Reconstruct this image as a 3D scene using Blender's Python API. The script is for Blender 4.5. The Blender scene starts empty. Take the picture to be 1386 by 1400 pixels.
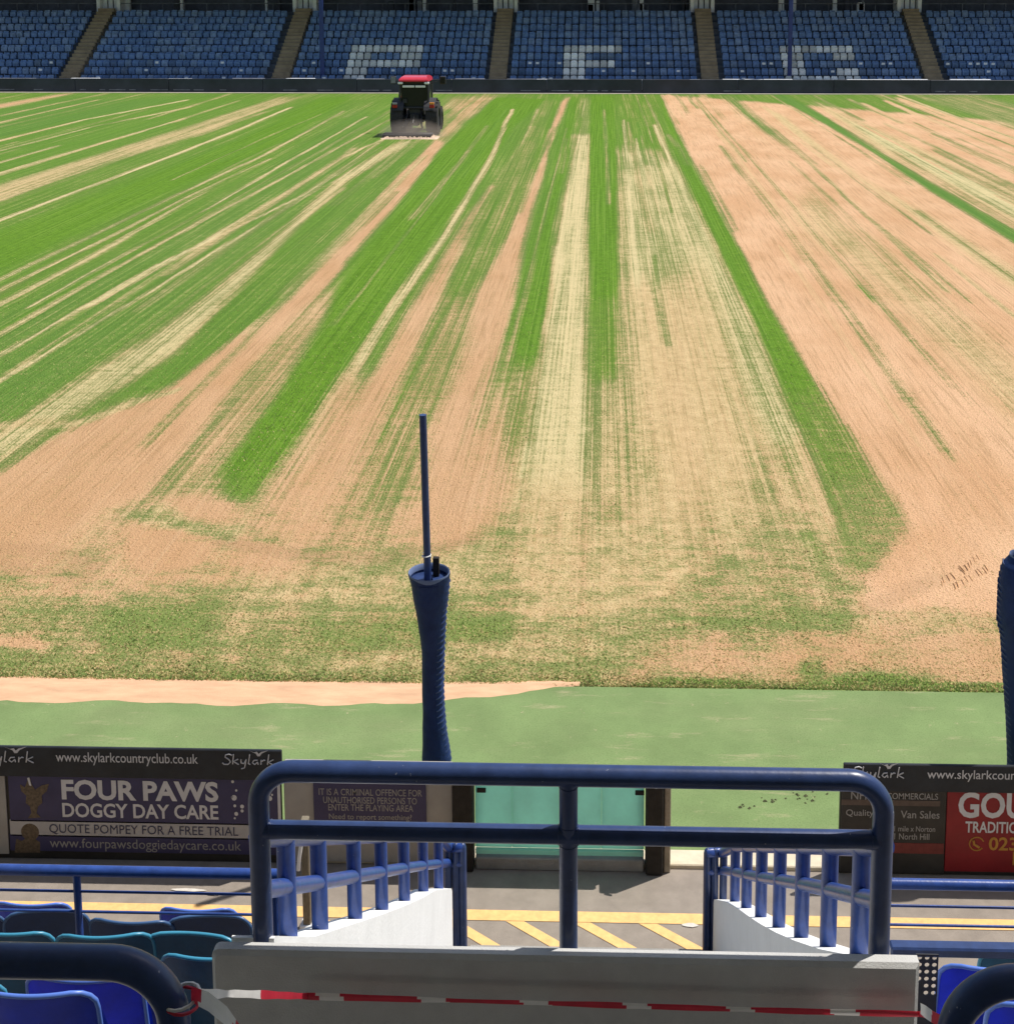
import bpy, math, random
import numpy as np
from mathutils import Vector, Matrix
random.seed(7); rng = np.random.default_rng(7)
SC = bpy.context.scene; COL = SC.collection
R_ = math.radians

# ------------------------------------------------------------------ camera
EYE = Vector((0, 0, 6.8))
FPX, CX, CY = 1800.0, 775.0, 217.0            # focal length / optical centre of the (cropped) photograph
PITCH = math.atan(237 / FPX); YAW = math.atan(49 / (FPX / math.cos(PITCH)))
cam = bpy.data.cameras.new('camera'); cam_o = bpy.data.objects.new('camera', cam); COL.objects.link(cam_o)
cam_o.location = EYE; cam_o.rotation_euler = (math.pi/2 - PITCH, 0, YAW)
cam.sensor_fit = 'HORIZONTAL'; cam.sensor_width = 36; cam.lens = 36 * FPX / 1386
cam.shift_x = (693 - CX) / 1386; cam.shift_y = (CY - 700) / 1386
cam.clip_end = 2000; cam.clip_start = 0.05
SC.camera = cam_o

# ------------------------------------------------------------------ sky, sun, exposure
SUN_EL, SUN_AZ = R_(62), R_(60)               # azimuth clockwise from +Y (towards the far stand) to +X
W = bpy.data.worlds.new('World'); SC.world = W; W.use_nodes = True
wn = W.node_tree.nodes; wl = W.node_tree.links
sky = wn.new('ShaderNodeTexSky'); sky.sky_type = 'NISHITA'; sky.sun_disc = False
sky.sun_elevation = SUN_EL; sky.sun_rotation = SUN_AZ; sky.air_density = 1.0; sky.dust_density = 1.5
wl.new(sky.outputs[0], wn['Background'].inputs[0]); wn['Background'].inputs[1].default_value = 0.11
sl = bpy.data.lights.new('sun', 'SUN'); sl.energy = 4.2; sl.angle = R_(0.53); sl.color = (1.0, 0.95, 0.88)
so = bpy.data.objects.new('sun', sl); COL.objects.link(so)
sdir = Vector((math.sin(SUN_AZ)*math.cos(SUN_EL), math.cos(SUN_AZ)*math.cos(SUN_EL), math.sin(SUN_EL)))
so.rotation_euler = sdir.to_track_quat('Z', 'Y').to_euler(); so.location = (30, 30, 60)
SC.view_settings.view_transform = 'Standard'; SC.view_settings.look = 'None'
SC.view_settings.exposure = 0.25; SC.view_settings.gamma = 1
SC.cycles.max_bounces = 6

# ------------------------------------------------------------------ surveying helpers
_F = Vector((-math.sin(YAW)*math.cos(PITCH), math.cos(YAW)*math.cos(PITCH), -math.sin(PITCH)))
_R = Vector((math.cos(YAW), math.sin(YAW), 0)); _U = _R.cross(_F)
def _ray(x, y): return _F + _R*((x-CX)/FPX) - _U*((y-CY)/FPX)
def at(x, y, Y):                               # measured point -> (X, Y, Z) in the plane at distance Y
    r = _ray(x, y); return EYE + r*(Y/r.y)
def atX(x, y, X):
    r = _ray(x, y); return EYE + r*(X/r.x)
def gnd(x, y, z=0.0):
    r = _ray(x, y); return EYE + r*((z-EYE.z)/r.z)

# ------------------------------------------------------------------ materials
MATS = {}
def lin(c): return tuple((v/12.92 if v <= .04045 else ((v+.055)/1.055)**2.4) for v in c)
def chips(m, amount=.66, col=(.30, .33, .40), scale=55.):
    nt = m.node_tree; N = nt.nodes; L = nt.links; b = N['Principled BSDF']; src = b.inputs['Base Color'].links[0].from_socket
    tc = N.new('ShaderNodeTexCoord'); n = N.new('ShaderNodeTexNoise'); n.inputs['Scale'].default_value = scale; n.inputs['Detail'].default_value = 6; n.inputs['Roughness'].default_value = .6; L.new(tc.outputs['Object'], n.inputs['Vector'])
    r = N.new('ShaderNodeMapRange'); r.inputs[1].default_value = amount; r.inputs[2].default_value = amount+.03; L.new(n.outputs['Fac'], r.inputs[0])
    mx = N.new('ShaderNodeMix'); mx.data_type = 'RGBA'; L.new(r.outputs[0], mx.inputs[0]); L.new(src, mx.inputs[6]); mx.inputs[7].default_value = (*col, 1); L.new(mx.outputs[2], b.inputs['Base Color'])
    return m
def mat(name, col, rough=.6, var=.12, scale=8., bump=.0, bscale=40., spec=.4, metal=0., transl=0., stretch=None, col2=None, dirt=0., coat=0.):
    if name in MATS: return MATS[name]
    m = bpy.data.materials.new(name); m.use_nodes = True; MATS[name] = m
    nt = m.node_tree; N = nt.nodes; L = nt.links; b = N['Principled BSDF']
    tc = N.new('ShaderNodeTexCoord'); mp = N.new('ShaderNodeMapping'); L.new(tc.outputs['Object'], mp.inputs[0])
    if stretch: mp.inputs['Scale'].default_value = stretch
    n = N.new('ShaderNodeTexNoise'); n.inputs['Scale'].default_value = scale; n.inputs['Detail'].default_value = 5
    n.inputs['Roughness'].default_value = .62
    L.new(mp.outputs[0], n.inputs['Vector'])
    r = N.new('ShaderNodeValToRGB'); L.new(n.outputs['Fac'], r.inputs[0])
    c2 = col2 or tuple(min(1, v*(1+var)) for v in col); c1 = tuple(v*(1-var) for v in col)
    r.color_ramp.elements[0].position = .32; r.color_ramp.elements[1].position = .68
    r.color_ramp.elements[0].color = (*c1, 1); r.color_ramp.elements[1].color = (*c2, 1)
    out = r.outputs[0]
    if dirt > 0:
        d = N.new('ShaderNodeTexNoise'); d.inputs['Scale'].default_value = scale*.37; d.inputs['Detail'].default_value = 8
        d.inputs['Roughness'].default_value = .75; L.new(tc.outputs['Object'], d.inputs['Vector'])
        dr = N.new('ShaderNodeMapRange'); dr.inputs[1].default_value = .5; dr.inputs[2].default_value = .75
        dr.inputs[3].default_value = 0; dr.inputs[4].default_value = dirt; L.new(d.outputs['Fac'], dr.inputs[0])
        mx = N.new('ShaderNodeMix'); mx.data_type = 'RGBA'; L.new(dr.outputs[0], mx.inputs[0]); L.new(out, mx.inputs[6])
        mx.inputs[7].default_value = (.16, .13, .09, 1); out = mx.outputs[2]
    L.new(out, b.inputs['Base Color'])
    b.inputs['Roughness'].default_value = rough; b.inputs['Specular IOR Level'].default_value = spec; b.inputs['Metallic'].default_value = metal
    if coat: b.inputs['Coat Weight'].default_value = coat; b.inputs['Coat Roughness'].default_value = .15
    if bump:
        bn = N.new('ShaderNodeTexNoise'); bn.inputs['Scale'].default_value = bscale; bn.inputs['Detail'].default_value = 4
        L.new(mp.outputs[0], bn.inputs['Vector'])
        bu = N.new('ShaderNodeBump'); bu.inputs['Strength'].default_value = bump; bu.inputs['Distance'].default_value = .02
        L.new(bn.outputs['Fac'], bu.inputs['Height']); L.new(bu.outputs[0], b.inputs['Normal'])
    if transl:
        t = N.new('ShaderNodeBsdfTranslucent'); L.new(out, t.inputs[0]); ms = N.new('ShaderNodeMixShader'); ms.inputs[0].default_value = transl
        L.new(b.outputs[0], ms.inputs[1]); L.new(t.outputs[0], ms.inputs[2]); L.new(ms.outputs[0], N['Material Output'].inputs[0])
    return m

M_NAVY   = mat('navy_paint', (.025, .048, .138), .33, .2, 14, .03, 60, .45)
M_BLUE   = mat('blue_paint', (.026, .066, .26), .34, .2, 18, .04, 60, .45, dirt=.08)
chips(M_NAVY, .70); chips(M_BLUE, .70)
M_CONC   = mat('concrete_panel', (.51, .51, .50), .85, .06, 9, .2, 180, .25, dirt=.10)
M_CONC2  = mat('terrace_concrete', (.30, .29, .27), .9, .2, 3, .35, 60, .2, dirt=.3)
M_WHITEW = mat('white_wall_paint', (.88, .88, .87), .7, .04, 5, .12, 60, .25, dirt=.10)
M_BLACK  = mat('black_board', (.020, .024, .030), .5, .3, 6, .05, 40, .3, dirt=.07)
M_NAVYB  = mat('navy_board', (.045, .042, .11), .45, .15, 5, .04, 40, .3, dirt=.07)
M_REDB   = mat('red_board', (.24, .016, .020), .45, .12, 5, .04, 40, .3, dirt=.07)
M_DARKB  = mat('dark_board', (.035, .033, .030), .5, .25, 5, .04, 40, .3, dirt=.07)
M_PRINTW = mat('white_print', (.60, .60, .62), .55, .08, 10)
M_PRINTG = mat('grey_print', (.30, .29, .28), .55, .12, 10)
M_PRINTD = mat('dark_print', (.045, .045, .09), .55, .1, 10)
M_PRINTR = mat('red_print', (.36, .06, .045), .55, .1, 10)
M_PRINTY = mat('gold_print', (.45, .22, .035), .55, .1, 10)
M_PRINTB = mat('brown_print', (.11, .08, .05), .55, .45, 40)
M_BAND   = mat('pale_band', (.42, .41, .41), .5, .08, 8)
M_GREYP  = mat('grey_panel', (.36, .345, .32), .75, .10, 4, .1, 40, .25, dirt=.2)
M_TEAL   = mat('teal_gate', (.50, .82, .74), .6, .06, 5, .1, 50, .3, transl=.6, dirt=.1)
M_DARKP  = mat('dark_post', (.022, .019, .016), .75, .3, 12, .2, 50, .3)
M_YELLOW = mat('yellow_line', (.80, .49, .20), .8, .10, 20, .1, 100, .2, dirt=.25)
M_WHITEL = mat('white_line', (.60, .56, .5), .8, .12, 20, .1, 100, .2)
M_KERB   = mat('kerb_stone', (.62, .54, .40), .9, .10, 10, .2, 80, .2)
M_SEAT_LIT  = mat('seat_blue_lit', (.018, .050, .62), .38, .15, 9, .05, 60, .45, transl=.45, dirt=.06)  # near seat plastic with sunlight through it put into the blue
M_SEAT_HALF_LIT  = mat('seat_blue_half_lit', (.028, .058, .46), .38, .15, 9, .05, 60, .45, transl=.38, dirt=.08)  # same plastic, weaker light put into the base colour
M_SEAT_SHADE  = mat('seat_navy_shade', (.016, .038, .12), .42, .2, 9, .05, 60, .45, transl=.12)  # same plastic in shade, the shade put into a navy base
M_SEAT_SHADE_TEAL  = mat('seat_teal_shade', (.010, .085, .17), .40, .2, 9, .05, 60, .45, transl=.12)  # same plastic in shade, the shade put into a teal base
M_FSEAT  = mat('far_seat_blue', (.105, .18, .34), .5, .35, 3, 0, 40, .4)
M_FSEATD = mat('far_seat_faded', (.16, .23, .36), .5, .35, 3, 0, 40, .4)
M_FWHITE = mat('far_seat_white', (.76, .75, .71), .55, .2, 4, 0, 40, .4)
M_FTERR  = mat('far_terrace', (.12, .13, .14), .9, .2, 2)
M_FAISLE = mat('aisle_concrete', (.34, .25, .15), .9, .2, 2)
M_FLEDGE = mat('ledge_paint', (.78, .80, .82), .7, .15, 1.3, dirt=.15)
M_FBOARD = mat('far_board', (.032, .036, .055), .5, .35, .6)
M_FTRIM  = mat('far_board_trim', (.16, .17, .20), .6, .4, 2)
M_ROOF   = mat('roof_sheet', (.12, .13, .15), .6, .1, 2)
M_COLB   = mat('column_blue', (.020, .040, .17), .4, .15, 5)
M_TYRE   = mat('tyre_rubber', (.045, .042, .042), .85, .25, 12, .3, 40, .2)
M_TBODY  = mat('tractor_dark', (.035, .034, .036), .55, .3, 8)
M_TRED   = mat('tractor_red', (.62, .035, .055), .28, .08, 8, coat=.6)
M_TGREY  = mat('tractor_grey', (.30, .30, .30), .5, .15, 8)
M_CHROME = mat('mirror_face', (.7, .72, .75), .15, .05, 8, metal=.9)
M_LAMPR  = mat('rear_lamp', (.35, .015, .01), .25, .1, 8)
M_LAMPO  = mat('indicator_lamp', (.65, .25, .03), .25, .1, 8)
M_PLATEW = mat('white_plate', (.80, .80, .80), .5, .04, 8)
M_IMPL   = mat('implement_sand', (.62, .46, .33), .9, .2, 6, .4, 20, .2)
M_TAPER  = mat('tape_red', (.62, .03, .06), .35, .15, 10, transl=.2)
M_TAPEW  = mat('tape_white', (.82, .80, .77), .35, .08, 10, transl=.2)
M_STEEL  = mat('dark_steel', (.03, .03, .032), .5, .2, 20)
M_TIMBER = mat('weathered_timber', (.20, .17, .12), .85, .3, 20, .3, 60, stretch=(6, 6, 1))
M_FOAM   = mat('pale_foam', (.13, .18, .32), .8, .1, 10)
M_GLASS  = mat('cab_glass', (.012, .014, .016), .18, .1, 4, spec=.25)

for m_ in (M_FSEAT, M_FSEATD, M_FWHITE):
    nt = m_.node_tree; b = nt.nodes['Principled BSDF']; src = b.inputs['Base Color'].links[0].from_socket
    oi = nt.nodes.new('ShaderNodeObjectInfo'); mr = nt.nodes.new('ShaderNodeMapRange'); nt.links.new(oi.outputs['Random'], mr.inputs[0]); mr.inputs[3].default_value = .68; mr.inputs[4].default_value = 1.35
    hs = nt.nodes.new('ShaderNodeHueSaturation'); nt.links.new(mr.outputs[0], hs.inputs['Value']); nt.links.new(src, hs.inputs['Color']); nt.links.new(hs.outputs[0], b.inputs['Base Color'])
# ------------------------------------------------------------------ mesh builder
class MB:
    def __init__(s): s.v = []; s.f = []; s.m = []
    def add(s, vs, fs, mi=0):
        o = len(s.v); s.v += [tuple(p) for p in vs]; s.f += [tuple(i+o for i in q) for q in fs]; s.m += [mi]*len(fs); return s
    def box(s, x0, x1, y0, y1, z0, z1, mi=0, M=None):
        vs = [(x, y, z) for z in (z0, z1) for y in (y0, y1) for x in (x0, x1)]
        if M is not None: vs = [M @ Vector(p) for p in vs]
        return s.add(vs, [(0,2,3,1),(4,5,7,6),(0,1,5,4),(2,6,7,3),(0,4,6,2),(1,3,7,5)], mi)
    def bbox(s, x0, x1, y0, y1, z0, z1, b=.01, mi=0):
        """box with chamfered edges"""
        c = [((x0+b, x1-b), (y0+b, y1-b), (z0, z1)), ((x0+b, x1-b), (y0, y1), (z0+b, z1-b)), ((x0, x1), (y0+b, y1-b), (z0+b, z1-b))]
        vs = []
        for sz in (0, 1):
            for sy in (0, 1):
                for sx in (0, 1):
                    for k in range(3): vs.append((c[k][0][sx], c[k][1][sy], c[k][2][sz]))
        I = lambda sx, sy, sz, k: ((sz*2+sy)*2+sx)*3+k
        fs = []
        for sz in (0, 1): q = (I(0,0,sz,0), I(1,0,sz,0), I(1,1,sz,0), I(0,1,sz,0)); fs.append(q if sz else q[::-1])
        for sy in (0, 1): q = (I(0,sy,0,1), I(0,sy,1,1), I(1,sy,1,1), I(1,sy,0,1)); fs.append(q if sy else q[::-1])
        for sx in (0, 1): q = (I(sx,0,0,2), I(sx,1,0,2), I(sx,1,1,2), I(sx,0,1,2)); fs.append(q if sx else q[::-1])
        for a in (0, 1):
            for e in (0, 1):
                q = (I(0,a,e,0), I(0,a,e,1), I(1,a,e,1), I(1,a,e,0)); fs.append(q)
                q = (I(a,0,e,0), I(a,0,e,2), I(a,1,e,2), I(a,1,e,0)); fs.append(q)
                q = (I(a,e,0,1), I(a,e,0,2), I(a,e,1,2), I(a,e,1,1)); fs.append(q)
        for sz in (0, 1):
            for sy in (0, 1):
                for sx in (0, 1): fs.append((I(sx,sy,sz,0), I(sx,sy,sz,1), I(sx,sy,sz,2)))
        return s.add(vs, fs, mi)
    def tube(s, pts, r, n=14, mi=0, caps=True):
        pts = [Vector(p) for p in pts]; rr = r if isinstance(r, (list, tuple)) else [r]*len(pts)
        rings = []; up = None
        for i, p in enumerate(pts):
            t = (pts[min(i+1, len(pts)-1)] - pts[max(i-1, 0)]).normalized()
            if up is None:
                up = Vector((0, 0, 1)) if abs(t.z) < .9 else Vector((0, 1, 0))
            a = t.cross(up).normalized(); up = a.cross(t).normalized()
            rings.append([p + (a*math.cos(2*math.pi*k/n) + up*math.sin(2*math.pi*k/n))*rr[i] for k in range(n)])
        vs = [q for g in rings for q in g]; fs = []
        for i in range(len(rings)-1):
            for k in range(n): fs.append((i*n+k, i*n+(k+1) % n, (i+1)*n+(k+1) % n, (i+1)*n+k))
        if caps: fs.append(tuple(range(n-1, -1, -1))); fs.append(tuple((len(rings)-1)*n+k for k in range(n)))
        return s.add(vs, fs, mi)
    def lathe(s, prof, n=32, axis='z', M=None, mi=0, caps=True):
        vs = []
        for r, h in prof:
            for k in range(n):
                a = 2*math.pi*k/n
                p = Vector((r*math.cos(a), r*math.sin(a), h)) if axis == 'z' else Vector((h, r*math.cos(a), r*math.sin(a)))
                vs.append(M @ p if M is not None else p)
        fs = [(i*n+k, i*n+(k+1) % n, (i+1)*n+(k+1) % n, (i+1)*n+k) for i in range(len(prof)-1) for k in range(n)]
        if caps: fs += [tuple(range(n-1, -1, -1)), tuple((len(prof)-1)*n+k for k in range(n))]
        return s.add(vs, fs, mi)
    def prism(s, poly, d0, d1, axis='y', mi=0):
        """polygon (a,b) extruded between d0 and d1 along axis: y -> (a=x,b=z); x -> (a=y,b=z); z -> (a=x,b=y)"""
        mk = {'y': lambda a, b, d: (a, d, b), 'x': lambda a, b, d: (d, a, b), 'z': lambda a, b, d: (a, b, d)}[axis]
        n = len(poly); vs = [mk(a, b, d0) for a, b in poly] + [mk(a, b, d1) for a, b in poly]
        fs = [tuple(range(n)), tuple(range(2*n-1, n-1, -1))] + [(i, n+i, n+(i+1) % n, (i+1) % n) for i in range(n)]
        return s.add(vs, fs, mi)
    def build(s, name, mats, parent=None, smooth=None, loc=None):
        me = bpy.data.meshes.new(name); me.from_pydata(s.v, [], s.f)
        for m in (mats if isinstance(mats, (list, tuple)) else [mats]): me.materials.append(m)
        if any(s.m): me.polygons.foreach_set('material_index', s.m)
        import bmesh
        bm = bmesh.new(); bm.from_mesh(me); bmesh.ops.recalc_face_normals(bm, faces=bm.faces); bm.to_mesh(me); bm.free()
        if smooth is not None:
            me.polygons.foreach_set('use_smooth', [True]*len(me.polygons))
            me.set_sharp_from_angle(angle=R_(smooth))
        o = bpy.data.objects.new(name, me); COL.objects.link(o)
        if parent is not None: o.parent = parent; o.matrix_parent_inverse = parent.matrix_basis.inverted()
        return o
def tag(o, label=None, cat=None, group=None, kind=None):
    if label: o['label'] = label
    if cat: o['category'] = cat
    if group: o['group'] = group
    if kind: o['kind'] = kind
    return o
def thing(name, loc, label, cat, group=None):
    e = bpy.data.objects.new(name, None); COL.objects.link(e); e.location = loc; e.empty_display_size = .1
    return tag(e, label, cat, group)
def struct(name, mb, m, smooth=None): return tag(mb.build(name, m, None, smooth), kind='structure')
def bend(pts, rad, n=8):
    """polyline with rounded corners"""
    P = [Vector(p) for p in pts]; out = [P[0]]
    for i in range(1, len(P)-1):
        a = (P[i-1]-P[i]).normalized(); b = (P[i+1]-P[i]).normalized(); ang = a.angle(b); d = rad/math.tan(ang/2)
        s, e = P[i]+a*d, P[i]+b*d; c = P[i]+(a+b).normalized()*(rad/math.sin(ang/2))
        u, w = s-c, e-c; tot = u.angle(w); ax = u.cross(w).normalized()
        for k in range(n+1): out.append(c + Matrix.Rotation(tot*k/n, 3, ax) @ u)
    out.append(P[-1]); return out
def rrect(x0, x1, z0, z1, r, n=5, corners=(1, 1, 1, 1)):
    out = []
    for (cx, cz, a0, on) in ((x1-r, z1-r, 0, corners[0]), (x0+r, z1-r, 90, corners[1]), (x0+r, z0+r, 180, corners[2]), (x1-r, z0+r, 270, corners[3])):
        if on: out += [(cx+r*math.cos(R_(a0+90*k/n)), cz+r*math.sin(R_(a0+90*k/n))) for k in range(n+1)]
        else: out.append((cx+(r if a0 in (0, 270) else -r), cz+(r if a0 in (0, 90) else -r)))
    return out
def lettering(s, parent, Y, x0, x1, z0, z1, m, bold=.0, shear=0., depth=.003, name='lettering'):
    cu = bpy.data.curves.new('t', 'FONT'); cu.body = s; cu.size = 1; cu.offset = bold; cu.shear = shear; cu.resolution_u = 3
    to = bpy.data.objects.new('t', cu); COL.objects.link(to)
    me = to.to_mesh(); n = len(me.vertices); co = np.zeros(n*3); me.vertices.foreach_get('co', co); co = co.reshape(-1, 3)
    faces = [tuple(p.vertices) for p in me.polygons]; to.to_mesh_clear(); bpy.data.objects.remove(to); bpy.data.curves.remove(cu)
    lo, hi = co.min(0), co.max(0); sx = (x1-x0)/(hi[0]-lo[0]); sz = (z1-z0)/(hi[1]-lo[1])
    mb = MB(); mb.add([(x0+(p[0]-lo[0])*sx, Y-depth, z0+(p[1]-lo[1])*sz) for p in co], faces)
    return mb.build(name, m, parent)
def letter_px(s, parent, Y, box, m, bold=.0, shear=0., name='lettering'):
    x0, y0, x1, y1 = box; a = at(x0, y1, Y); b = at(x1, y0, Y); c = at(x1, y1, Y)
    return lettering(s, parent, Y, a.x, c.x, (a.z+c.z)/2, b.z, m, bold, shear, name=name)

# ================================================================== GROUND
g = MB(); g.add([(-400, -300, 0), (400, -300, 0), (400, 400, 0), (-400, 400, 0)], [(0, 1, 2, 3)])
M_PAVE = mat('concourse_tarmac', (.285, .245, .205), .9, .12, 6, .35, 220, .2, dirt=.15)
struct('ground', g, M_PAVE)

# ------------------------------------------------------------------ pitch surface: wear map in ground metres
YN, YF = 12.05, 82.9
XL, XR = -46., 34.
SOFTL = set(); WEAR = []     # ('p'|'l', sand, straw, hue, softness or width, [points])
def _ext(p, near):
    """carry a wear edge measured at the photo's margin on past it"""
    x, y = p; q = gnd(x, y)
    if x <= 1 or x >= 1385:
        if near: q.x += -3.5 if x <= 1 else 3.5
        else: q.y -= q.y*.25
    return (q.x, q.y)
RUTS = []
def rut(D, w, pts, near=False): RUTS.append((D, w, [_ext(p, near) for p in pts]))
def poly(S, T, Hh, soft, pts, near=False): WEAR.append(('p', S, T, Hh, soft*(1.0 if near else 1.35), [_ext(p, near) for p in pts]))
def line(S, T, Hh, w, pts, near=False): WEAR.append(('l', S if S < .45 else .45+(S-.45)*.62, T, Hh, w*.6, [_ext(p, near) for p in pts]))
# left half: scarified bands running away from the camera
poly(.10, .6, .9, .8, [(0,150),(0,186),(245,138),(300,131),(90,131)])
poly(.12, .7, .5, .8, [(0,186),(0,250),(380,133),(300,131),(245,138)])
poly(.95, .2, .3, .6, [(0,131),(85,130),(0,146)])
line(.85, 1., .5, .35, [(0,190),(120,163),(255,137)])
line(.50, .6, .8, .30, [(0,168),(132,137)])
line(.55, .9, .5, .35, [(0,203),(130,173),(258,147)])
line(.60, .9, .5, .35, [(0,221),(75,201)])
line(.65, .9, .5, .35, [(0,234),(250,163)])
poly(.62, .75, .3, .35, [(0,249),(0,279),(160,219),(300,174),(405,134),(380,134),(250,176),(120,217)])
line(.92, 1., .5, .30, [(0,298),(130,253),(240,212),(339,172),(395,148)])
poly(.03, .5, .0, .35, [(0,312),(0,372),(130,310),(260,250),(365,205),(430,165),(475,136),(440,134),(390,158),(330,190),(200,241)])
line(.70, .9, .3, .22, [(0,380),(120,326),(261,258),(360,213),(470,152)])
line(.75, .9, .3, .20, [(0,392),(130,335),(261,268),(365,219)])
line(.60, .9, .3, .25, [(0,415),(120,355),(300,250)])
poly(.15, .6, .7, .4, [(0,420),(0,570),(150,490),(290,400),(470,235),(520,160),(480,150),(400,210),(260,300)])
line(.82, 1., .5, .16, [(40,420),(250,306),(417,208),(500,160)])
line(.70, .9, .5, .18, [(0,455),(150,372),(470,198),(540,160)])
line(.65, .9, .5, .18, [(122,420),(271,337),(470,215),(525,190)])
line(.70, 1., .5, .15, [(0,478),(200,372),(417,266),(520,202)])
line(.65, 1., .5, .15, [(0,512),(230,384),(430,262),(560,192)])
poly(.66, .9, .3, .16, [(0,578),(0,606),(85,580),(163,546),(240,485),(325,400),(420,300),(475,248),(560,195),(545,195),(470,236),(390,315),(288,400),(200,466),(136,502)])
poly(.14, .5, .5, .14, [(85,580),(163,549),(240,522),(349,444),(403,400),(470,324),(560,230),(590,195),(565,195),(475,250),(420,302),(325,402),(240,487)])
poly(.55, .3, .4, .6, [(600,190),(615,135),(680,131),(640,165),(612,200)])
poly(.90, .15, .3, .10, [(597,192),(606,196),(570,245),(520,310),(470,366),(437,402),(373,468),(305,552),(244,637),(203,681),(136,705),(112,739),(51,783),(0,800),(0,607),(95,586),(136,566),(197,546),(237,525),(349,444),(403,400),(470,322),(548,238)])
line(.75, .8, .3, .12, [(0,640),(120,572),(250,530)], True)
poly(.52, .4, .3, .25, [(437,402),(373,468),(305,552),(244,637),(203,683),(300,690),(310,640),(380,560),(440,450),(470,398)])
poly(.02, .3, .0, .16, [(677,134),(745,136),(700,175),(670,220),(619,290),(582,340),(531,400),(507,444),(460,515),(400,603),(373,651),(342,684),(312,682),(302,651),(339,610),(390,529),(440,452),(470,380),(540,292),(604,204)])
line(.62, .9, .3, .30, [(700,150),(670,218),(609,323),(538,418),(460,546),(420,610)])
line(.45, .9, .3, .20, [(735,150),(700,225),(640,330),(590,420)])
poly(.25, .4, .3, .2, [(607,400),(653,400),(690,320),(735,235),(770,135),(745,138),(700,210),(640,320)])
poly(.84, .25, .3, .14, [(673,255),(643,303),(602,400),(572,480),(528,560),(480,650),(440,700),(420,690),(460,590),(520,500),(575,400),(636,303)])
poly(.76, .2, .4, .25, [(470,522),(410,620),(372,662),(345,715),(335,752),(400,782),(520,768),(560,748),(600,720),(580,640),(540,560)])
poly(.40, .3, .2, .20, [(606,402),(653,402),(640,468),(619,529),(589,590),(572,671),(551,705),(511,730),(465,728),(474,658),(500,610),(560,500)])
poly(.86, .15, .3, .12, [(778,133),(748,205),(741,242),(718,323),(707,400),(690,468),(677,529),(694,603),(699,671),(663,722),(600,760),(545,730),(572,671),(589,590),(619,529),(640,468),(653,400),(697,323),(733,235),(766,140)])
poly(.66, .2, .4, .15, [(690,480),(677,529),(694,603),(699,671),(665,715),(640,700),(640,600),(655,520)])
poly(.05, .3, .1, .14, [(780,132),(803,132),(785,180),(768,255),(759,300),(748,400),(738,502),(706,508),(700,468),(711,420),(735,330),(757,250)])
poly(.36, .5, .2, .2, [(738,500),(731,563),(724,603),(714,660),(697,660),(690,603),(682,563),(696,500)])
poly(.36, .9, .2, .3, [(792,133),(806,133),(806,200),(784,200)])
poly(.68, .95, .2, .12, [(785,185),(806,185),(806,232),(804,313),(802,420),(802,502),(809,603),(812,700),(704,700),(724,603),(738,502),(750,420),(758,313),(776,232)])
line(.85, 1., .2, .08, [(779,232),(755,400),(727,600),(705,700)])
poly(.06, .2, .0, .10, [(808,131),(840,131),(843,222),(843,323),(843,400),(836,440),(812,440),(808,323),(806,222)])
poly(.30, .6, .2, .15, [(810,430),(843,436),(852,490),(845,560),(818,560)])
poly(.56, .8, .2, .25, [(815,545),(868,530),(862,620),(845,650),(820,640)])
poly(.18, .4, .1, .8, [(840,131),(904,131),(920,180),(925,220),(890,215),(843,200)])
poly(.55, .9, .1, .35, [(843,205),(890,205),(922,222),(960,290),(1022,420),(1052,485),(1079,553),(1106,610),(1000,640),(870,520),(850,440),(843,330)])
line(.82, 1., .1, .20, [(853,165),(862,260),(874,420),(885,520)])
line(.70, 1., .1, .16, [(870,190),(888,300),(905,420)])
line(.85, 1., .1, .22, [(895,172),(930,250),(965,330),(1010,430)])
poly(.82, .7, .2, .5, [(868,400),(950,380),(990,480),(1040,600),(1055,740),(960,790),(860,800),(720,800),(700,740),(704,690),(812,690),(830,650),(870,640),(872,520)])
poly(.56, .9, .2, .14, [(985,380),(1022,420),(1079,553),(1120,660),(1060,640),(1010,500)])
poly(.48, .6, .2, .25, [(1040,610),(1075,610),(1100,700),(1080,760),(1035,720)])
poly(.45, .4, .1, .12, [(816,681),(850,681),(850,712),(816,705)])
poly(.66, .6, .2, .12, [(1085,600),(1106,612),(1147,739),(1150,790),(1095,700)])
# right half: bare rootzone with a few strips of turf left
poly(.90, .25, .6, .18, [(906,130),(918,165),(950,233),(977,271),(1011,338),(1052,420),(1086,478),(1123,546),(1167,610),(1205,660),(1232,700),(1238,720),(1210,757),(1160,800),(1172,838),(1386,830),(1386,131)])
poly(.06, .2, .0, .10, [(904,131),(918,168),(950,235),(977,273),(1011,340),(1052,420),(1086,478),(1123,546),(1167,610),(1106,612),(1079,553),(1052,485),(1024,420),(962,296),(930,226),(912,175)])
poly(.20, .4, .1, .12, [(1104,600),(1165,606),(1190,654),(1222,682),(1236,712),(1210,754),(1170,790),(1150,790),(1147,739),(1133,671)])
line(.85, 1., .1, .12, [(1130,560),(1180,625),(1215,672)])
poly(.97, .1, .6, .14, [(955,190),(985,190),(1100,360),(1190,470),(1386,640),(1386,820),(1180,830),(1240,720),(1170,610),(1052,418),(1000,310)])
poly(.72, .6, .6, .5, [(1085,300),(1250,440),(1386,560),(1386,480),(1250,380),(1110,260)])
poly(.22, .3, 1., .30, [(985,132),(1004,132),(1034,157),(1066,186),(1110,222),(1050,185),(1015,160)])
line(.60, .6, .9, .22, [(1066,186),(1130,245),(1200,310),(1290,395)])
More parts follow.
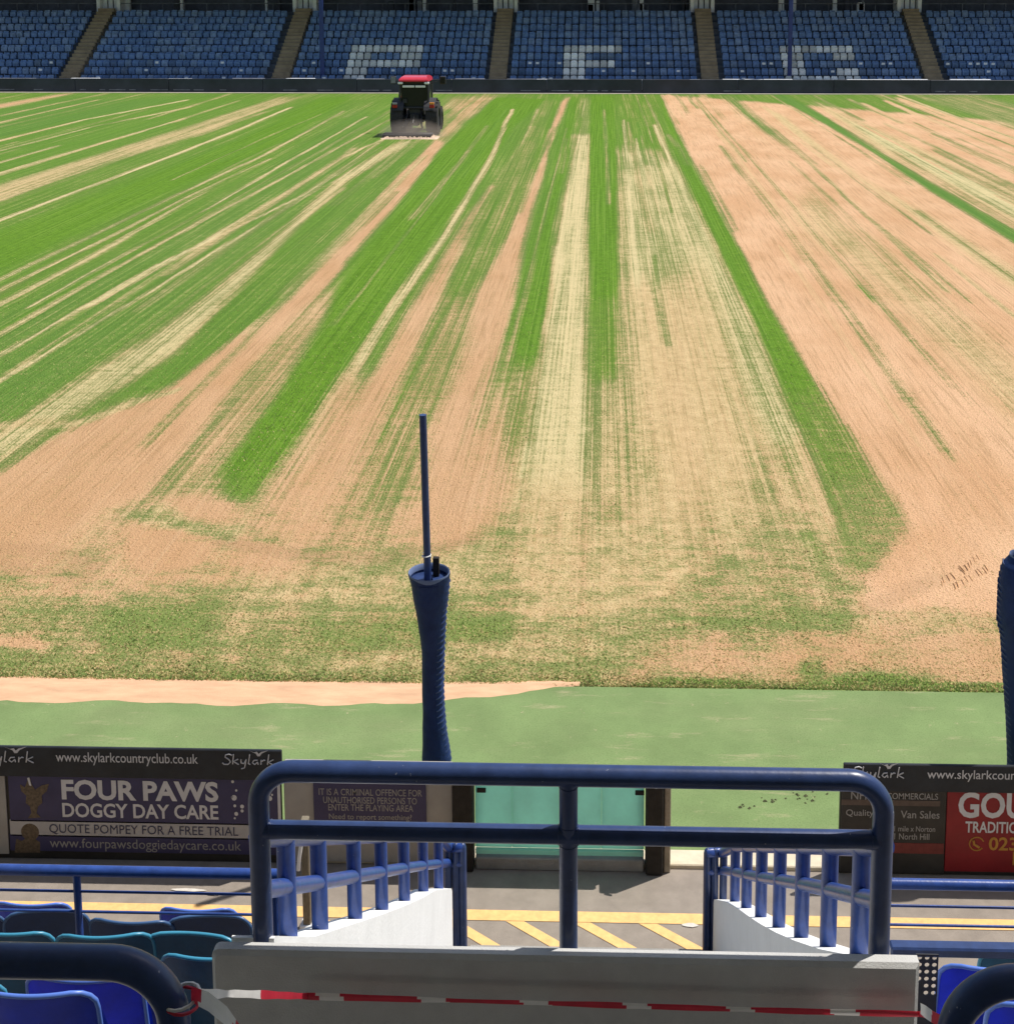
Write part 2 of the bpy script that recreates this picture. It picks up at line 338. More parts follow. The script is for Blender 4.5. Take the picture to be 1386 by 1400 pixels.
poly(.06, .3, 1., .18, [(1057,130),(1074,130),(1125,157),(1187,197),(1280,252),(1386,311),(1386,333),(1270,262),(1167,193),(1100,155)])
line(.40, .4, .6, .16, [(952,134),(1018,208),(1106,310),(1190,410)])
line(.12, .3, .5, .17, [(1175,395),(1207,424),(1240,462),(1268,496)])
line(.40, .3, .5, .10, [(1268,496),(1300,530)])
poly(.62, .95, .7, .5, [(1120,142),(1250,202),(1386,252),(1386,300),(1280,248),(1187,195)])
poly(.30, .6, 1., .5, [(1240,130),(1340,130),(1386,138),(1386,172),(1323,155)])
line(.35, .4, .8, .35, [(1205,130),(1272,157),(1386,198)])
line(.42, .4, .8, .35, [(1262,212),(1320,238),(1386,269)])
line(.70, .9, .5, .4, [(1230,131),(1386,190)])
poly(.66, .9, .6, .35, [(1045,147),(1133,222),(1255,290),(1386,364),(1386,388),(1187,255),(1072,160)])
line(.42, .4, .7, .20, [(1255,290),(1310,330),(1386,376)])
line(.55, .4, .7, .20, [(1153,269),(1240,340),(1323,411)])
line(.50, .4, .7, .20, [(1110,200),(1190,262),(1270,318)])
line(.55, .4, .7, .35, [(1180,145),(1280,185),(1386,235)])
poly(.10, .2, .0, .09, [(1011,340),(1052,420),(1086,478),(1123,546),(1163,606),(1110,612),(1079,553),(1054,485),(1026,420),(990,345)])
poly(.38, .3, .1, .20, [(1100,590),(1155,590),(1163,604),(1188,654),(1220,684),(1232,712),(1205,752),(1170,785),(1152,785),(1149,739),(1135,671)])
poly(.26, .3, .0, .14, [(1079,545),(1123,540),(1175,625),(1190,655),(1140,670),(1112,615)])
poly(.05, .2, .0, .07, [(809,150),(838,150),(842,222),(843,323),(842,410),(812,410),(809,323),(807,222)])
poly(.20, .4, .0, .10, [(811,405),(843,405),(848,470),(843,520),(816,520)])
# near margin: headland where the machines turned
poly(.40, .5, .3, .5, [(0,800),(50,786),(200,782),(420,786),(560,778),(640,745),(700,745),(720,800),(720,932),(0,928)], True)
poly(.52, .7, .3, .3, [(270,790),(560,775),(640,745),(700,748),(705,800),(560,835),(330,830)], True)
poly(.20, .3, .4, .3, [(130,815),(300,830),(270,885),(150,885)], True)
poly(.27, .4, .3, .25, [(420,840),(600,842),(696,850),(696,880),(420,880)], True)
poly(.20, .4, .2, .12, [(611,849),(696,849),(696,880),(611,880)], True)
poly(.48, .7, .3, .15, [(380,890),(720,885),(720,925),(380,915)], True)
poly(.68, .35, .4, .35, [(90,720),(140,700),(203,681),(250,684),(345,690),(350,765),(430,800),(300,812),(150,808),(20,806)])
poly(.97, .1, .3, .08, [(0,872),(60,875),(74,885),(0,894)], True)
poly(.30, .8, .2, .10, [(0,896),(125,899),(120,927),(0,927)], True)
poly(.15, .3, .1, .08, [(160,918),(400,922),(400,932),(160,930)], True)
poly(.88, .1, .3, .10, [(227,686),(319,688),(292,721),(251,710)])
poly(.40, .7, .6, .12, [(160,705),(225,690),(300,722),(330,725),(320,755),(290,740),(240,718)])
poly(.98, .0, .3, .08, [(176,722),(237,719),(292,742),(264,778),(210,776),(183,759)])
poly(.90, .1, .3, .15, [(330,740),(400,760),(400,785),(320,780)])
poly(.66, .7, .2, .4, [(700,740),(860,720),(960,760),(930,830),(900,850),(700,860)], True)
poly(.45, .7, .2, .3, [(700,855),(905,840),(930,872),(840,905),(720,930)], True)
poly(.46, .5, .2, .40, [(952,772),(1050,745),(1127,759),(1160,797),(1175,838),(900,838)], True)
poly(.28, .3, .5, .22, [(906,838),(1060,832),(1173,838),(1177,872),(929,872)], True)
poly(.62, .5, .4, .2, [(1177,838),(1386,826),(1386,875),(1178,874)], True)
poly(.76, .2, .3, .40, [(915,876),(1060,872),(1386,872),(1386,927),(1100,934),(827,932)], True)
poly(.08, .3, .1, .04, [(800,934),(1060,932),(1386,930),(1386,948),(1060,944),(880,941)], True)
poly(.25, .4, .1, .08, [(1093,902),(1135,905),(1130,940),(1100,940)], True)
line(.97, .8, .2, .035, [(712,660),(706,700),(702,800),(708,850),(700,880),(697,932)])
rut(.30, .03, [(300,742),(350,752),(430,764),(520,766),(600,750),(655,734)])
line(.95, .3, .2, .04, [(245,735),(330,752),(420,775)])
RIBS = ([(1286,800),(1312,783),(1340,762)], [(1302,808),(1330,790),(1352,776)])
rut(.28, .03, [(1175,836),(1235,815),(1290,792)]); rut(.25, .03, [(0,748),(70,756),(140,775)], True); rut(.25, .03, [(0,772),(60,778),(120,792)], True)
# many faint scarifier lines left by the machine, all running across the pitch
for i in range(190):
    X = random.uniform(-40, 30); y0 = 14+60*random.random()**1.3; L_ = random.uniform(8, 40); y0 = max(y0, 19); y1 = min(82, y0+L_)
    left = X < 3.5; w = random.uniform(.05, .16)*(1+y0/90)
    pts = [(X, y0), (X+random.gauss(0, .06), (y0+y1)/2), (X+random.gauss(0, .1), y1)]
    SOFTL.add(len(WEAR))
    if left: WEAR.append(('l', random.choice([.05, .08, .5, .6]), random.uniform(.5, 1), random.uniform(.1, .7), w, pts))
    else: WEAR.append(('l', random.choice([.40, .48, .55, .97]), random.uniform(.2, .7), .7, w*1.3, pts))

gx = np.arange(XL, XR+.01, .085); ratio = 1.0062; ys = [YN]
while ys[-1] < YF: ys.append(min(YF, ys[-1]*ratio))
gy = np.array(ys); GX, GY = np.meshgrid(gx, gy)
rs, cs = GX.shape
_lat = rng.random((64, 64))
def vnoise(x, y):
    xi = np.floor(x).astype(int); yi = np.floor(y).astype(int); fx = x-xi; fy = y-yi; fx = fx*fx*(3-2*fx); fy = fy*fy*(3-2*fy)
    g = lambda a, b: _lat[a % 64, b % 64]
    return (g(xi, yi)*(1-fx)+g(xi+1, yi)*fx)*(1-fy) + (g(xi, yi+1)*(1-fx)+g(xi+1, yi+1)*fx)*fy
YS = .20                                     # along-stripe softness is longer than across it
WX = GX + np.where(GY < 20, .16, .05)*(vnoise(GX*.9, GY*.2)-.5) + np.where(GY < 20, .08, .03)*(vnoise(GX*3.1, GY*.5)-.5); WY = GY + .5*(vnoise(GX*1.1+9, GY*.7+5)-.5)
sandv = np.full(GX.shape, .17); strawv = np.full(GX.shape, .6); huev = np.full(GX.shape, .35)
def seg_d(px, py, a, b, ysc=YS):
    ax, ay = a; bx, by = b; ay *= ysc; by *= ysc; dx, dy = bx-ax, by-ay; l2 = dx*dx+dy*dy+1e-9
    t = np.clip(((px-ax)*dx+(py-ay)*dy)/l2, 0, 1); return np.hypot(px-ax-t*dx, py-ay-t*dy)
for wi, (kind, S, T, Hh, w, pts) in enumerate(WEAR):
    P = np.array(pts); close = P[:, 1].max() < 20 and kind == 'p'; ysc = .6 if close else YS; w = w*.6 if close else w; pad = 3*w+.3
    c0, c1 = np.searchsorted(gx, [P[:,0].min()-pad, P[:,0].max()+pad]); r0, r1 = np.searchsorted(gy, [P[:,1].min()-pad/ysc, P[:,1].max()+pad/ysc])
    if c1 <= c0 or r1 <= r0: continue
    px = WX[r0:r1, c0:c1]; pyy = WY[r0:r1, c0:c1]; py = pyy*ysc
    d = np.full(px.shape, 1e9); n = len(pts)
    for i in range(n if kind == 'p' else n-1): d = np.minimum(d, seg_d(px, py, pts[i], pts[(i+1) % n], ysc))
    if kind == 'p':
        ins = np.zeros(px.shape, bool)
        for i in range(n):
            (xa, ya), (xb, yb) = pts[i], pts[(i+1) % n]
            if ya == yb: continue
            ins ^= ((ya > pyy) != (yb > pyy)) & (px < (xb-xa)*(pyy-ya)/(yb-ya)+xa)
        d = np.where(ins, d, -d); wt = np.clip(d/w*.5+.5, 0, 1)
    else: wt = np.clip((w-d)/(w*.8), 0, 1)
    wt = wt*wt*(3-2*wt)*((.5 if P[0, 0] < 3.5 else .8) if wi in SOFTL else 1)
    for arr, val in ((sandv, S), (strawv, T), (huev, Hh)): arr[r0:r1, c0:c1] = arr[r0:r1, c0:c1]*(1-wt)+val*wt
rutv = np.zeros(GX.shape)
for D, w, pts in RUTS:
    d = np.full(GX.shape, 1e9)
    for i in range(len(pts)-1): d = np.minimum(d, seg_d(WX*.3+GX*.7, (WY*.3+GY*.7)*YS, pts[i], pts[i+1]))
    rutv = np.maximum(rutv, D*np.clip((w*1.6-d)/w, 0, 1))
GZ = .022 + .012*(vnoise(GX*2.3, GY*.9)-.5) + .010*(vnoise(GX*6.1, GY*2.7)-.5)*(GY < 40)
GZ = np.where(GY < 12.3, .010+(GZ-.010)*np.clip((GY-12.05)/.25, 0, 1), GZ)
pv = np.stack([GX, GY, GZ], -1).reshape(-1, 3)
idx = np.arange(rs*cs).reshape(rs, cs); quads = np.stack([idx[:-1,:-1], idx[:-1,1:], idx[1:,1:], idx[1:,:-1]], -1).reshape(-1, 4)
me = bpy.data.meshes.new('pitch'); me.vertices.add(len(pv)); me.vertices.foreach_set('co', pv.ravel())
me.loops.add(quads.size); me.loops.foreach_set('vertex_index', quads.ravel()); me.polygons.add(len(quads))
me.polygons.foreach_set('loop_start', np.arange(0, quads.size, 4)); me.update(calc_edges=True)
me.polygons.foreach_set('use_smooth', np.ones(len(quads), bool))
ca = me.color_attributes.new('wear', 'FLOAT_COLOR', 'POINT')
ca.data.foreach_set('color', np.stack([sandv, strawv, huev, rutv], -1).ravel())

def pitch_material():
    m = bpy.data.materials.new('worn_pitch'); m.use_nodes = True; nt = m.node_tree; N = nt.nodes; L = nt.links; b = N['Principled BSDF']
    def math_(op, a, c=None, d=None):
        n = N.new('ShaderNodeMath'); n.operation = op
        for i, v in enumerate((a, c, d)):
            if v is None: continue
            if isinstance(v, (int, float)): n.inputs[i].default_value = v
            else: L.new(v, n.inputs[i])
        return n.outputs[0]
    tc = N.new('ShaderNodeTexCoord').outputs['Object']
    def noise(scale, detail=3, rough=.6, off=(0, 0, 0)):
        mp = N.new('ShaderNodeMapping'); mp.inputs['Scale'].default_value = scale; mp.inputs['Location'].default_value = off; L.new(tc, mp.inputs[0])
        n = N.new('ShaderNodeTexNoise'); n.inputs['Scale'].default_value = 1; n.inputs['Detail'].default_value = detail; n.inputs['Roughness'].default_value = rough
        L.new(mp.outputs[0], n.inputs['Vector']); return n.outputs['Fac']
    def mix(f, a, c, blend='MIX'):
        n = N.new('ShaderNodeMix'); n.data_type = 'RGBA'; n.blend_type = blend
        for i, v in ((0, f), (6, a), (7, c)):
            if isinstance(v, (int, float)): n.inputs[i].default_value = v
            elif isinstance(v, tuple): n.inputs[i].default_value = (*v, 1)
            else: L.new(v, n.inputs[i])
        return n.outputs[2]
    def rng_(v, a, c, lo=0., hi=1.):
        n = N.new('ShaderNodeMapRange'); n.interpolation_type = 'SMOOTHSTEP'; L.new(v, n.inputs[0])
        n.inputs[1].default_value = a; n.inputs[2].default_value = c; n.inputs[3].default_value = lo; n.inputs[4].default_value = hi; return n.outputs[0]
    at_ = N.new('ShaderNodeVertexColor'); at_.layer_name = 'wear'; sep = N.new('ShaderNodeSeparateColor'); L.new(at_.outputs[0], sep.inputs[0])
    S, T, Hh = sep.outputs
    stA = noise((1.4, .02, 1), 3, .6); stB = noise((6.5, .04, 1), 4, .7, (3, 7, 0)); stC = noise((24, .09, 1), 3, .7, (8, 2, 0))
    clump = noise((5.5, 4, 1), 4, .7, (11, 2, 0)); fine = noise((34, 26, 1), 3, .7); cross = noise((.7, 10, 1), 3, .6, (5, 1, 0)); patch = noise((.6, .25, 1), 4, .6, (2, 9, 0))
    cen = lambda n_, k: math_('MULTIPLY', math_('SUBTRACT', n_, .5), k)
    # wear threshold broken up most where the wear is half way
    amp = math_('ADD', .26, math_('MULTIPLY', math_('MULTIPLY', S, math_('SUBTRACT', 1, S)), 2.9))
    geo = N.new('ShaderNodeSeparateXYZ'); L.new(tc, geo.inputs[0]); far = rng_(geo.outputs[1], 14.0, 18.5, .22, 1.); near_ = rng_(geo.outputs[1], 14.0, 18.5, 1., 0.)
    cenF = lambda n_, k: math_('MULTIPLY', cen(n_, k), far)
    blot = noise((2.2, 3.4, 1), 5, .7, (4, 4, 0))
    nz = math_('ADD', math_('MULTIPLY', cen(blot, 1.7), near_), math_('ADD', math_('MULTIPLY', math_('ADD', math_('ADD', cen(stA, .9), cen(stB, 1.1)), math_('ADD', cen(stC, 1.7), cen(patch, .6))), far), math_('ADD', cen(clump, .6), math_('ADD', cen(fine, 1.4), cen(cross, .7)))))
    s = rng_(math_('ADD', S, math_('MULTIPLY', nz, amp)), .20, .84)
    grass = mix(rng_(math_('ADD', cen(clump, .6), math_('ADD', .5, cen(stC, .9))), .3, .7), (.078, .170, .012), (.138, .275, .022)); grass = mix(math_('MULTIPLY', Hh, .65), grass, mix(rng_(math_('ADD', cen(fine, .5), math_('ADD', .5, cen(stB, 1.0))), .3, .7), (.070, .160, .032), (.120, .230, .055)))
    grass = mix(math_('MULTIPLY', rng_(stC, .5, .72), .5), grass, (.20, .27, .06))
    grass = mix(math_('MULTIPLY', rng_(S, .06, .50), .66), grass, mix(rng_(fine, .35, .65), (.150, .165, .050), (.245, .255, .10)))
    grass = mix(math_('MULTIPLY', near_, .5), grass, mix(rng_(fine, .3, .7), (.185, .21, .065), (.30, .315, .125)))
    soil = mix(rng_(patch, .3, .7), (.60, .35, .185), (.71, .45, .265)); soil = mix(math_('MULTIPLY', rng_(fine, .25, .6, 1, 0), .45), soil, (.36, .20, .095))  # fine dark specks in the soil stand in for stubble shadows
    soil = mix(rng_(Hh, .36, .56, .38, 0.), soil, (.40, .24, .11))
    grain = noise((21, .45, 1), 4, .7, (1, 4, 0)); soil = mix(math_('MULTIPLY', math_('MULTIPLY', rng_(grain, .46, .70), far), .55), soil, (.29, .18, .075)); soil = mix(math_('MULTIPLY', rng_(stC, .52, .74), .35), soil, (.64, .45, .26))
    straw = mix(rng_(clump, .3, .7), (.52, .375, .185), (.63, .475, .25))
    straw = mix(math_('MULTIPLY', math_('MULTIPLY', rng_(grain, .5, .72), far), .50), straw, (.30, .235, .085)); straw = mix(math_('MULTIPLY', rng_(cross, .52, .72), .35), straw, (.36, .28, .11))
    straw = mix(math_('MULTIPLY', rng_(T, .78, .95), .6), straw, (.63, .55, .29))
    bare = mix(rng_(math_('ADD', T, cen(stB, 1.2)), .25, .85), soil, straw)
    col = mix(s, grass, bare)
    col = mix(math_('MULTIPLY', rng_(noise((60, 45, 1), 2, .6), .52, .72), .45), col, mix(.6, col, (.05, .045, .02)))  # dark speckle painted over everything as tiny stubble shadows
    col = mix(math_('MULTIPLY', at_.outputs[1], rng_(fine, .25, .7, .35, .9)), col, (.20, .125, .06))
    L.new(col, b.inputs['Base Color']); b.inputs['Roughness'].default_value = .95; b.inputs['Specular IOR Level'].default_value = .1
    bu = N.new('ShaderNodeBump'); bu.inputs['Strength'].default_value = .8; bu.inputs['Distance'].default_value = .05
    L.new(math_('ADD', fine, math_('MULTIPLY', clump, .7)), bu.inputs['Height']); L.new(bu.outputs[0], b.inputs['Normal'])
    return m
me.materials.append(pitch_material()); pitch = bpy.data.objects.new('pitch', me); COL.objects.link(pitch); tag(pitch, kind='structure')

# grass and straw stubble standing on the near part of the pitch
def stubble():
    n = 170000; u = rng.random(n); Y = 12.08*((34/12.08)**(u**1.7)); X = (rng.random(n)*2-1)*(Y*.50)-Y*.03
    ci = np.clip(((X-XL)/.085).astype(int), 0, cs-1); ri = np.clip(np.searchsorted(gy, Y), 0, rs-1)
    s = sandv[ri, ci]; t = strawv[ri, ci]; z = GZ[ri, ci]
    keep = rng.random(n) < np.clip(1.0-s*.75, .05, 1)*np.clip((34-Y)/16, 0, 1); keep |= (Y < 12.2) & (X > 0)
    X, Y, s, t, z = X[keep], Y[keep], s[keep], t[keep], z[keep]; n = len(X)
    a = rng.random(n)*2*math.pi; h = (.010+.016*rng.random(n))*(1.15-.5*s); w = .007+.006*rng.random(n); lean = (rng.random((n, 2))-.5)*.05
    base = np.stack([X, Y, z-.004], -1); d = np.stack([np.cos(a)*w, np.sin(a)*w, np.zeros(n)], -1)
    tip = base + np.concatenate([lean, h[:, None]], 1)
    V = np.stack([base-d, base+d, tip], 1).reshape(-1, 3); F = np.arange(3*n).reshape(-1, 3)
    m2 = bpy.data.meshes.new('grass'); m2.vertices.add(3*n); m2.vertices.foreach_set('co', V.ravel()); m2.loops.add(3*n); m2.loops.foreach_set('vertex_index', F.ravel())
    m2.polygons.add(n); m2.polygons.foreach_set('loop_start', np.arange(0, 3*n, 3)); m2.update(calc_edges=True)
    m2.materials.append(mat('grass_blade', (.22, .30, .09), .7, .35, 3, transl=.45, spec=.15)); m2.materials.append(mat('straw_blade', (.58, .47, .22), .8, .2, 3, transl=.25, spec=.15))
    m2.polygons.foreach_set('material_index', (rng.random(n) < np.clip(s*.9+.28, 0.1, 1)).astype(np.int32))
    o = bpy.data.objects.new('grass', m2); COL.objects.link(o)
    tag(o, 'short grass and straw stubble on the near half of the worn pitch', 'grass', kind='stuff')
stubble()

# tyre prints pressed into the bare soil: rows of small soil ribs
tk = MB()
for path in RIBS:
    P = [gnd(*p) for p in path]; Q = []
    for i in range(len(P)-1):
        m_ = int((P[i+1]-P[i]).length/.075)
        for k in range(m_): Q.append((P[i].lerp(P[i+1], k/m_), (P[i+1]-P[i]).normalized()))
    for q, d in Q:
        if random.random() < .15: continue
        nrm = Vector((-d.y, d.x, 0)); w_ = random.uniform(.05, .08); h_ = random.uniform(.004, .010); jx = Vector((random.gauss(0, .012), random.gauss(0, .012), 0)); sk = d*.05
        a_, b_ = q-nrm*w_+jx-sk, q+nrm*w_+jx+sk; e_ = d*.020; z0 = .012; z1 = .026+h_
        tk.add([(a_-e_).xy[:]+(z0,), (b_-e_).xy[:]+(z0,), (b_+e_).xy[:]+(z0,), (a_+e_).xy[:]+(z0,), (a_+nrm*.02).xy[:]+(z1,), (b_-nrm*.02).xy[:]+(z1,)], [(0, 1, 5, 4), (3, 4, 5, 2), (0, 4, 3), (1, 2, 5)])
struct('tyre_track', tk, mat('track_soil', (.50, .30, .16), .95, .2, 12, .4, 60, .1), 60)

# ------------------------------------------------------------------ run-off turf, sand strip, kerb, painted lines
tf = MB()
nx, ny = 120, 16
tv = [(-40+75*i/nx, 9.62+(12.06-9.62)*j/ny, .012+.006*random.random()) for j in range(ny+1) for i in range(nx+1)]
tf.add(tv, [(j*(nx+1)+i, j*(nx+1)+i+1, (j+1)*(nx+1)+i+1, (j+1)*(nx+1)+i) for j in range(ny) for i in range(nx)])
M_TURF = mat('artificial_turf', (.205, .285, .115), .95, .12, 1.6, .5, 260, .08, dirt=.05)
nt = M_TURF.node_tree; N_ = nt.nodes; L_ = nt.links; b_ = N_['Principled BSDF']; src_ = b_.inputs['Base Color'].links[0].from_socket
tc_ = N_.new('ShaderNodeTexCoord'); sp_ = N_.new('ShaderNodeSeparateXYZ'); L_.new(tc_.outputs['Object'], sp_.inputs[0])
def scuff(src, scale, lo, hi, k, col):
    mp = N_.new('ShaderNodeMapping'); mp.inputs['Scale'].default_value = scale; L_.new(tc_.outputs['Object'], mp.inputs[0])
    n = N_.new('ShaderNodeTexNoise'); n.inputs['Scale'].default_value = 1; n.inputs['Detail'].default_value = 6; n.inputs['Roughness'].default_value = .7; L_.new(mp.outputs[0], n.inputs['Vector'])
    r = N_.new('ShaderNodeMapRange'); r.inputs[1].default_value = lo; r.inputs[2].default_value = hi; r.inputs[4].default_value = k; L_.new(n.outputs['Fac'], r.inputs[0])
    mx = N_.new('ShaderNodeMix'); mx.data_type = 'RGBA'; L_.new(r.outputs[0], mx.inputs[0]); L_.new(src, mx.inputs[6]); mx.inputs[7].default_value = (*col, 1); return mx.outputs[2]
c_ = scuff(src_, (.35, 1.2, 1), .50, .72, .35, (.30, .32, .165)); c_ = scuff(c_, (1.2, 6, 1), .58, .72, .6, (.50, .42, .26)); c_ = scuff(c_, (55, 55, 1), .50, .68, .5, (.10, .17, .06)); c_ = scuff(c_, (9, 7, 1), .64, .72, .6, (.52, .42, .27)); c_ = scuff(c_, (.5, 3, 1), .58, .75, .4, (.15, .22, .085))
L_.new(c_, b_.inputs['Base Color'])
struct('turf_strip', tf, M_TURF, 60)
sd = MB(); top = []; bot = []
for i in range(61):
    x = -7.5+7.3*i/60; w = .46*(1-max(0, (i-40)/20)**1.6)
    top.append((x, 12.16+.05*random.random(), .004)); bot.append((x, 12.08-w+.02*math.sin(i*.9)+.02*random.random(), .013))
    if i: pass
mid = [(a[0], (a[1]+b[1])/2, .034) for a, b in zip(top, bot)]
k = len(top); sd.add(top+mid+bot, [(i, i+1, k+i+1, k+i) for i in range(k-1)]+[(k+i, k+i+1, 2*k+i+1, 2*k+i) for i in range(k-1)])
struct('sand_strip', sd, mat('loose_sand', (.66, .41, .25), .95, .14, 2.5, .4, 70, .1, stretch=(1, 4, 1)), 60)
cl = MB()
for i in range(26):
    t_ = random.random(); q = gnd(1005+140*t_+random.gauss(0, 8), 1107-24*t_+random.gauss(0, 4)); r_ = random.uniform(.008, .022)
    M_ = Matrix.Translation((q.x, q.y, .016)) @ Matrix.Rotation(random.random()*6, 4, 'Z'); cl.add([M_ @ Vector(p) for p in ((-r_, -r_*.6, 0), (r_, -r_*.5, 0), (r_*.8, r_*.7, 0), (-r_*.7, r_*.6, 0), (0, 0, r_*.8))], [(0, 1, 4), (1, 2, 4), (2, 3, 4), (3, 0, 4)])
tag(cl.build('soil_clods', mat('dark_clods', (.10, .11, .05), .95, .3, 30)), 'scatter of dark soil crumbs on the artificial turf beyond the gate', 'soil', kind='stuff')
kb = MB()
for i in range(64):
    x = -30+i*.92; kb.bbox(x+.004, x+.916, 9.43, 9.615, -.05, .035+.004*random.random(), .008)
struct('kerb', kb, M_KERB)
ln = MB()
yl0, yl1 = 8.82, 8.93
ln.add([(-30, yl0, .004), (30, yl0, .004), (30, yl1, .004), (-30, yl1, .004)], [(0, 1, 2, 3)])
for k in range(-4, 4):
    a = gnd(692, 1252); x = a.x + k*.487
    ln.add([(x, yl0-.004, .004), (x+.135, yl0-.004, .004), (x+.135+.80, yl0-.60, .004), (x+.80, yl0-.60, .004)], [(0, 1, 2, 3)])
struct('floor_marking', ln, M_YELLOW)
wm = MB()
def blob(x, y, w, d):
    n = 11; wm.add([(x+w*math.cos(2*math.pi*i/n)*(.7+.5*random.random()), y+d*math.sin(2*math.pi*i/n)*(.7+.5*random.random()), .006) for i in range(n)], [tuple(range(n))])
a = gnd(943, 1266); blob(a.x, a.y, .06, .022)
a = gnd(255, 1218); blob(a.x, a.y, .15, .016)
a = gnd(292, 1224); blob(a.x, a.y, .05, .014)
struct('white_paint_mark', wm, M_WHITEL)

# ================================================================== FAR STAND
RY0, RD, RH = 85.0, .76, .4525                # first seat-back plane, row depth, row rise
RZ0 = .23                                     # first row tread height
FX0, FX1 = -58., 46.
AISLE = [at(x, 60, 88.).x for x in (113, 395, 684, 967, 1265)]
AISLE = [AISLE[0]-13.2] + AISLE + [AISLE[-1]+13.4]; AW = .56
stand = thing('grandstand', (0, 84, 0), 'roofed stand with blue seating terraces across the far side of the pitch', 'grandstand')
t = MB()
for k in range(11): t.box(FX0, FX1, RY0-.5+k*RD, RY0-.5+(k+1)*RD-.002, 0, RZ0+k*RH)
t.box(FX0, FX1, RY0-.5+11*RD, 97, 0, RZ0+11*RH-.25)
t.build('terrace', M_FTERR, stand)
for ax in AISLE:
    t = MB()
    for k in range(22): t.box(ax-AW, ax+AW, RY0-.52+k*RD/2, RY0-.5+(k+1)*RD/2-.002, .02, RZ0+(k+1)*RH/2+.012)
    t.build('aisle_stair', M_FAISLE, stand)
    t = MB(); zt = RZ0+11*RH-.25                                   # doorway block at the head of the aisle
    for sx in (-1, 1): t.box(ax+sx*.72-.12, ax+sx*.72+.12, 92.95, 94.3, zt-.5, zt+2.3)
    t.box(ax-.84, ax+.84, 92.95, 94.3, zt+2.3, zt+2.7)
    t.build('portal', M_PLATEW, stand)
    t = MB()
    for j in range(3): t.box(ax-.58+j*.39, ax-.58+j*.39+.30, 93.5, 93.6, zt-.35, zt+2.2)
    t.build('door', M_FLEDGE, stand)
t = MB()
for i in range(len(AISLE)-1):
    a, b = AISLE[i]+AW+.15, AISLE[i+1]-AW-.15
    t.tube([(a, 93.1, RZ0+11*RH+.35), (b, 93.1, RZ0+11*RH+.35)], .03, 6)
    for j in range(9): x = a+(b-a)*j/8; t.box(x-.02, x+.02, 93.08, 93.12, RZ0+11*RH-.3, RZ0+11*RH+.35)
t.build('gangway_rail', M_FTRIM, stand)
t = MB(); t.box(FX0, FX1, 95.0, 95.3, 0, 9.5); t.build('back_wall', mat('stand_wall', (.10, .11, .14), .8, .3, 1.5), stand)
for j in range(34):                                                # clutter seen along the back gangway
    t = MB(); x = random.uniform(-36, 24); w = random.uniform(.15, .5); z = RZ0+11*RH-.25
    t.bbox(x, x+w, 94.0, 94.3, z, z+random.uniform(.5, 1.3), .03); t.build('gangway_box', random.choice([M_PLATEW, M_FTRIM, M_FLEDGE, M_FBOARD]), stand)
t = MB(); t.prism([(86.25, 8.0), (97, 10.2), (97, 10.35), (86.25, 8.25)], FX0, FX1, 'x'); t.build('roof', M_ROOF, stand)
t = MB()
for cxp in (-200, 440, 1080, 1720):
    X = at(cxp, 60, 85.45).x
    t = MB(); t.bbox(X-.13, X+.13, 85.36, 85.56, .1, 8.05, .02); t.prism([(85.4, 7.6), (85.4, 7.95), (87.2, 8.15), (87.2, 7.9)], X-.08, X+.08, 'x'); t.build('column', M_COLB, stand)
for i in range(len(AISLE)-1):                                      # pale ledge in front of each seating block
    a, b = AISLE[i]+AW+.12, AISLE[i+1]-AW-.12; x = a
    while x < b-.3:
        w = min(random.choice([1.9, 2.6, 3.4]), b-x)
        t = MB(); t.bbox(x, x+w-.04, 83.98, 84.30, .2, .84+.07*random.random(), .02); t.build('ledge', random.choice([M_FLEDGE]*6+[M_FTRIM]), stand); x += w

wallF = thing('perimeter_wall', (0, 83.5, 0), 'low dark advertising wall along the foot of the far stand', 'wall')
x = FX0
while x < FX1:
    w = 6.05; t = MB(); t.bbox(x+.01, x+w-.01, 83.45, 83.62, .05, .90+.02*random.random(), .015); p = t.build('panel', M_FBOARD, wallF)
    t = MB(); c = x+.3
    while c < x+w-.8:
        l = random.uniform(.3, 1.3)
        if random.random() < .45: t.box(c, c+l, 83.43, 83.448, .16, .22)
        c += l+.25
    if t.v: t.build('pale_strip', M_FTRIM, p)
    x += w
t = MB(); t.box(FX0, FX1, 82.9, 83.44, -.02, .05); struct('touchline_kerb', t, mat('perimeter_concrete', (.52, .46, .36), .9, .15, 2))

# ---- seats of the far stand
def far_seat_mesh(m, name):
    mb = MB(); nu, nv = 4, 3; vs = []
    for j in range(nv+1):
        v = j/nv
        for i in range(nu+1):
            u = i/nu*2-1; w = .215*(1 if j < nv else .82)
            vs.append((u*w, .05*(1-u*u)*1+.06*v, .34+.46*v))
    q = [(j*(nu+1)+i, j*(nu+1)+i+1, (j+1)*(nu+1)+i+1, (j+1)*(nu+1)+i) for j in range(nv) for i in range(nu)]
    mb.add(vs, q); mb.add([(x, y+.03, z) for x, y, z in vs], [c[::-1] for c in q])
    top = [nv*(nu+1)+i for i in range(nu+1)]; o = len(vs)
    mb.f += [(top[i], top[i+1], top[i+1]+o, top[i]+o) for i in range(nu)]; mb.m += [0]*nu
    mb.bbox(-.20, .20, -.09, -.03, .36, .70, .02)                  # tipped-up seat pan
    mb.box(-.03, .03, -.02, .10, 0, .36)
    ob = mb.build(name, m); me = ob.data; bpy.data.objects.remove(ob); return me
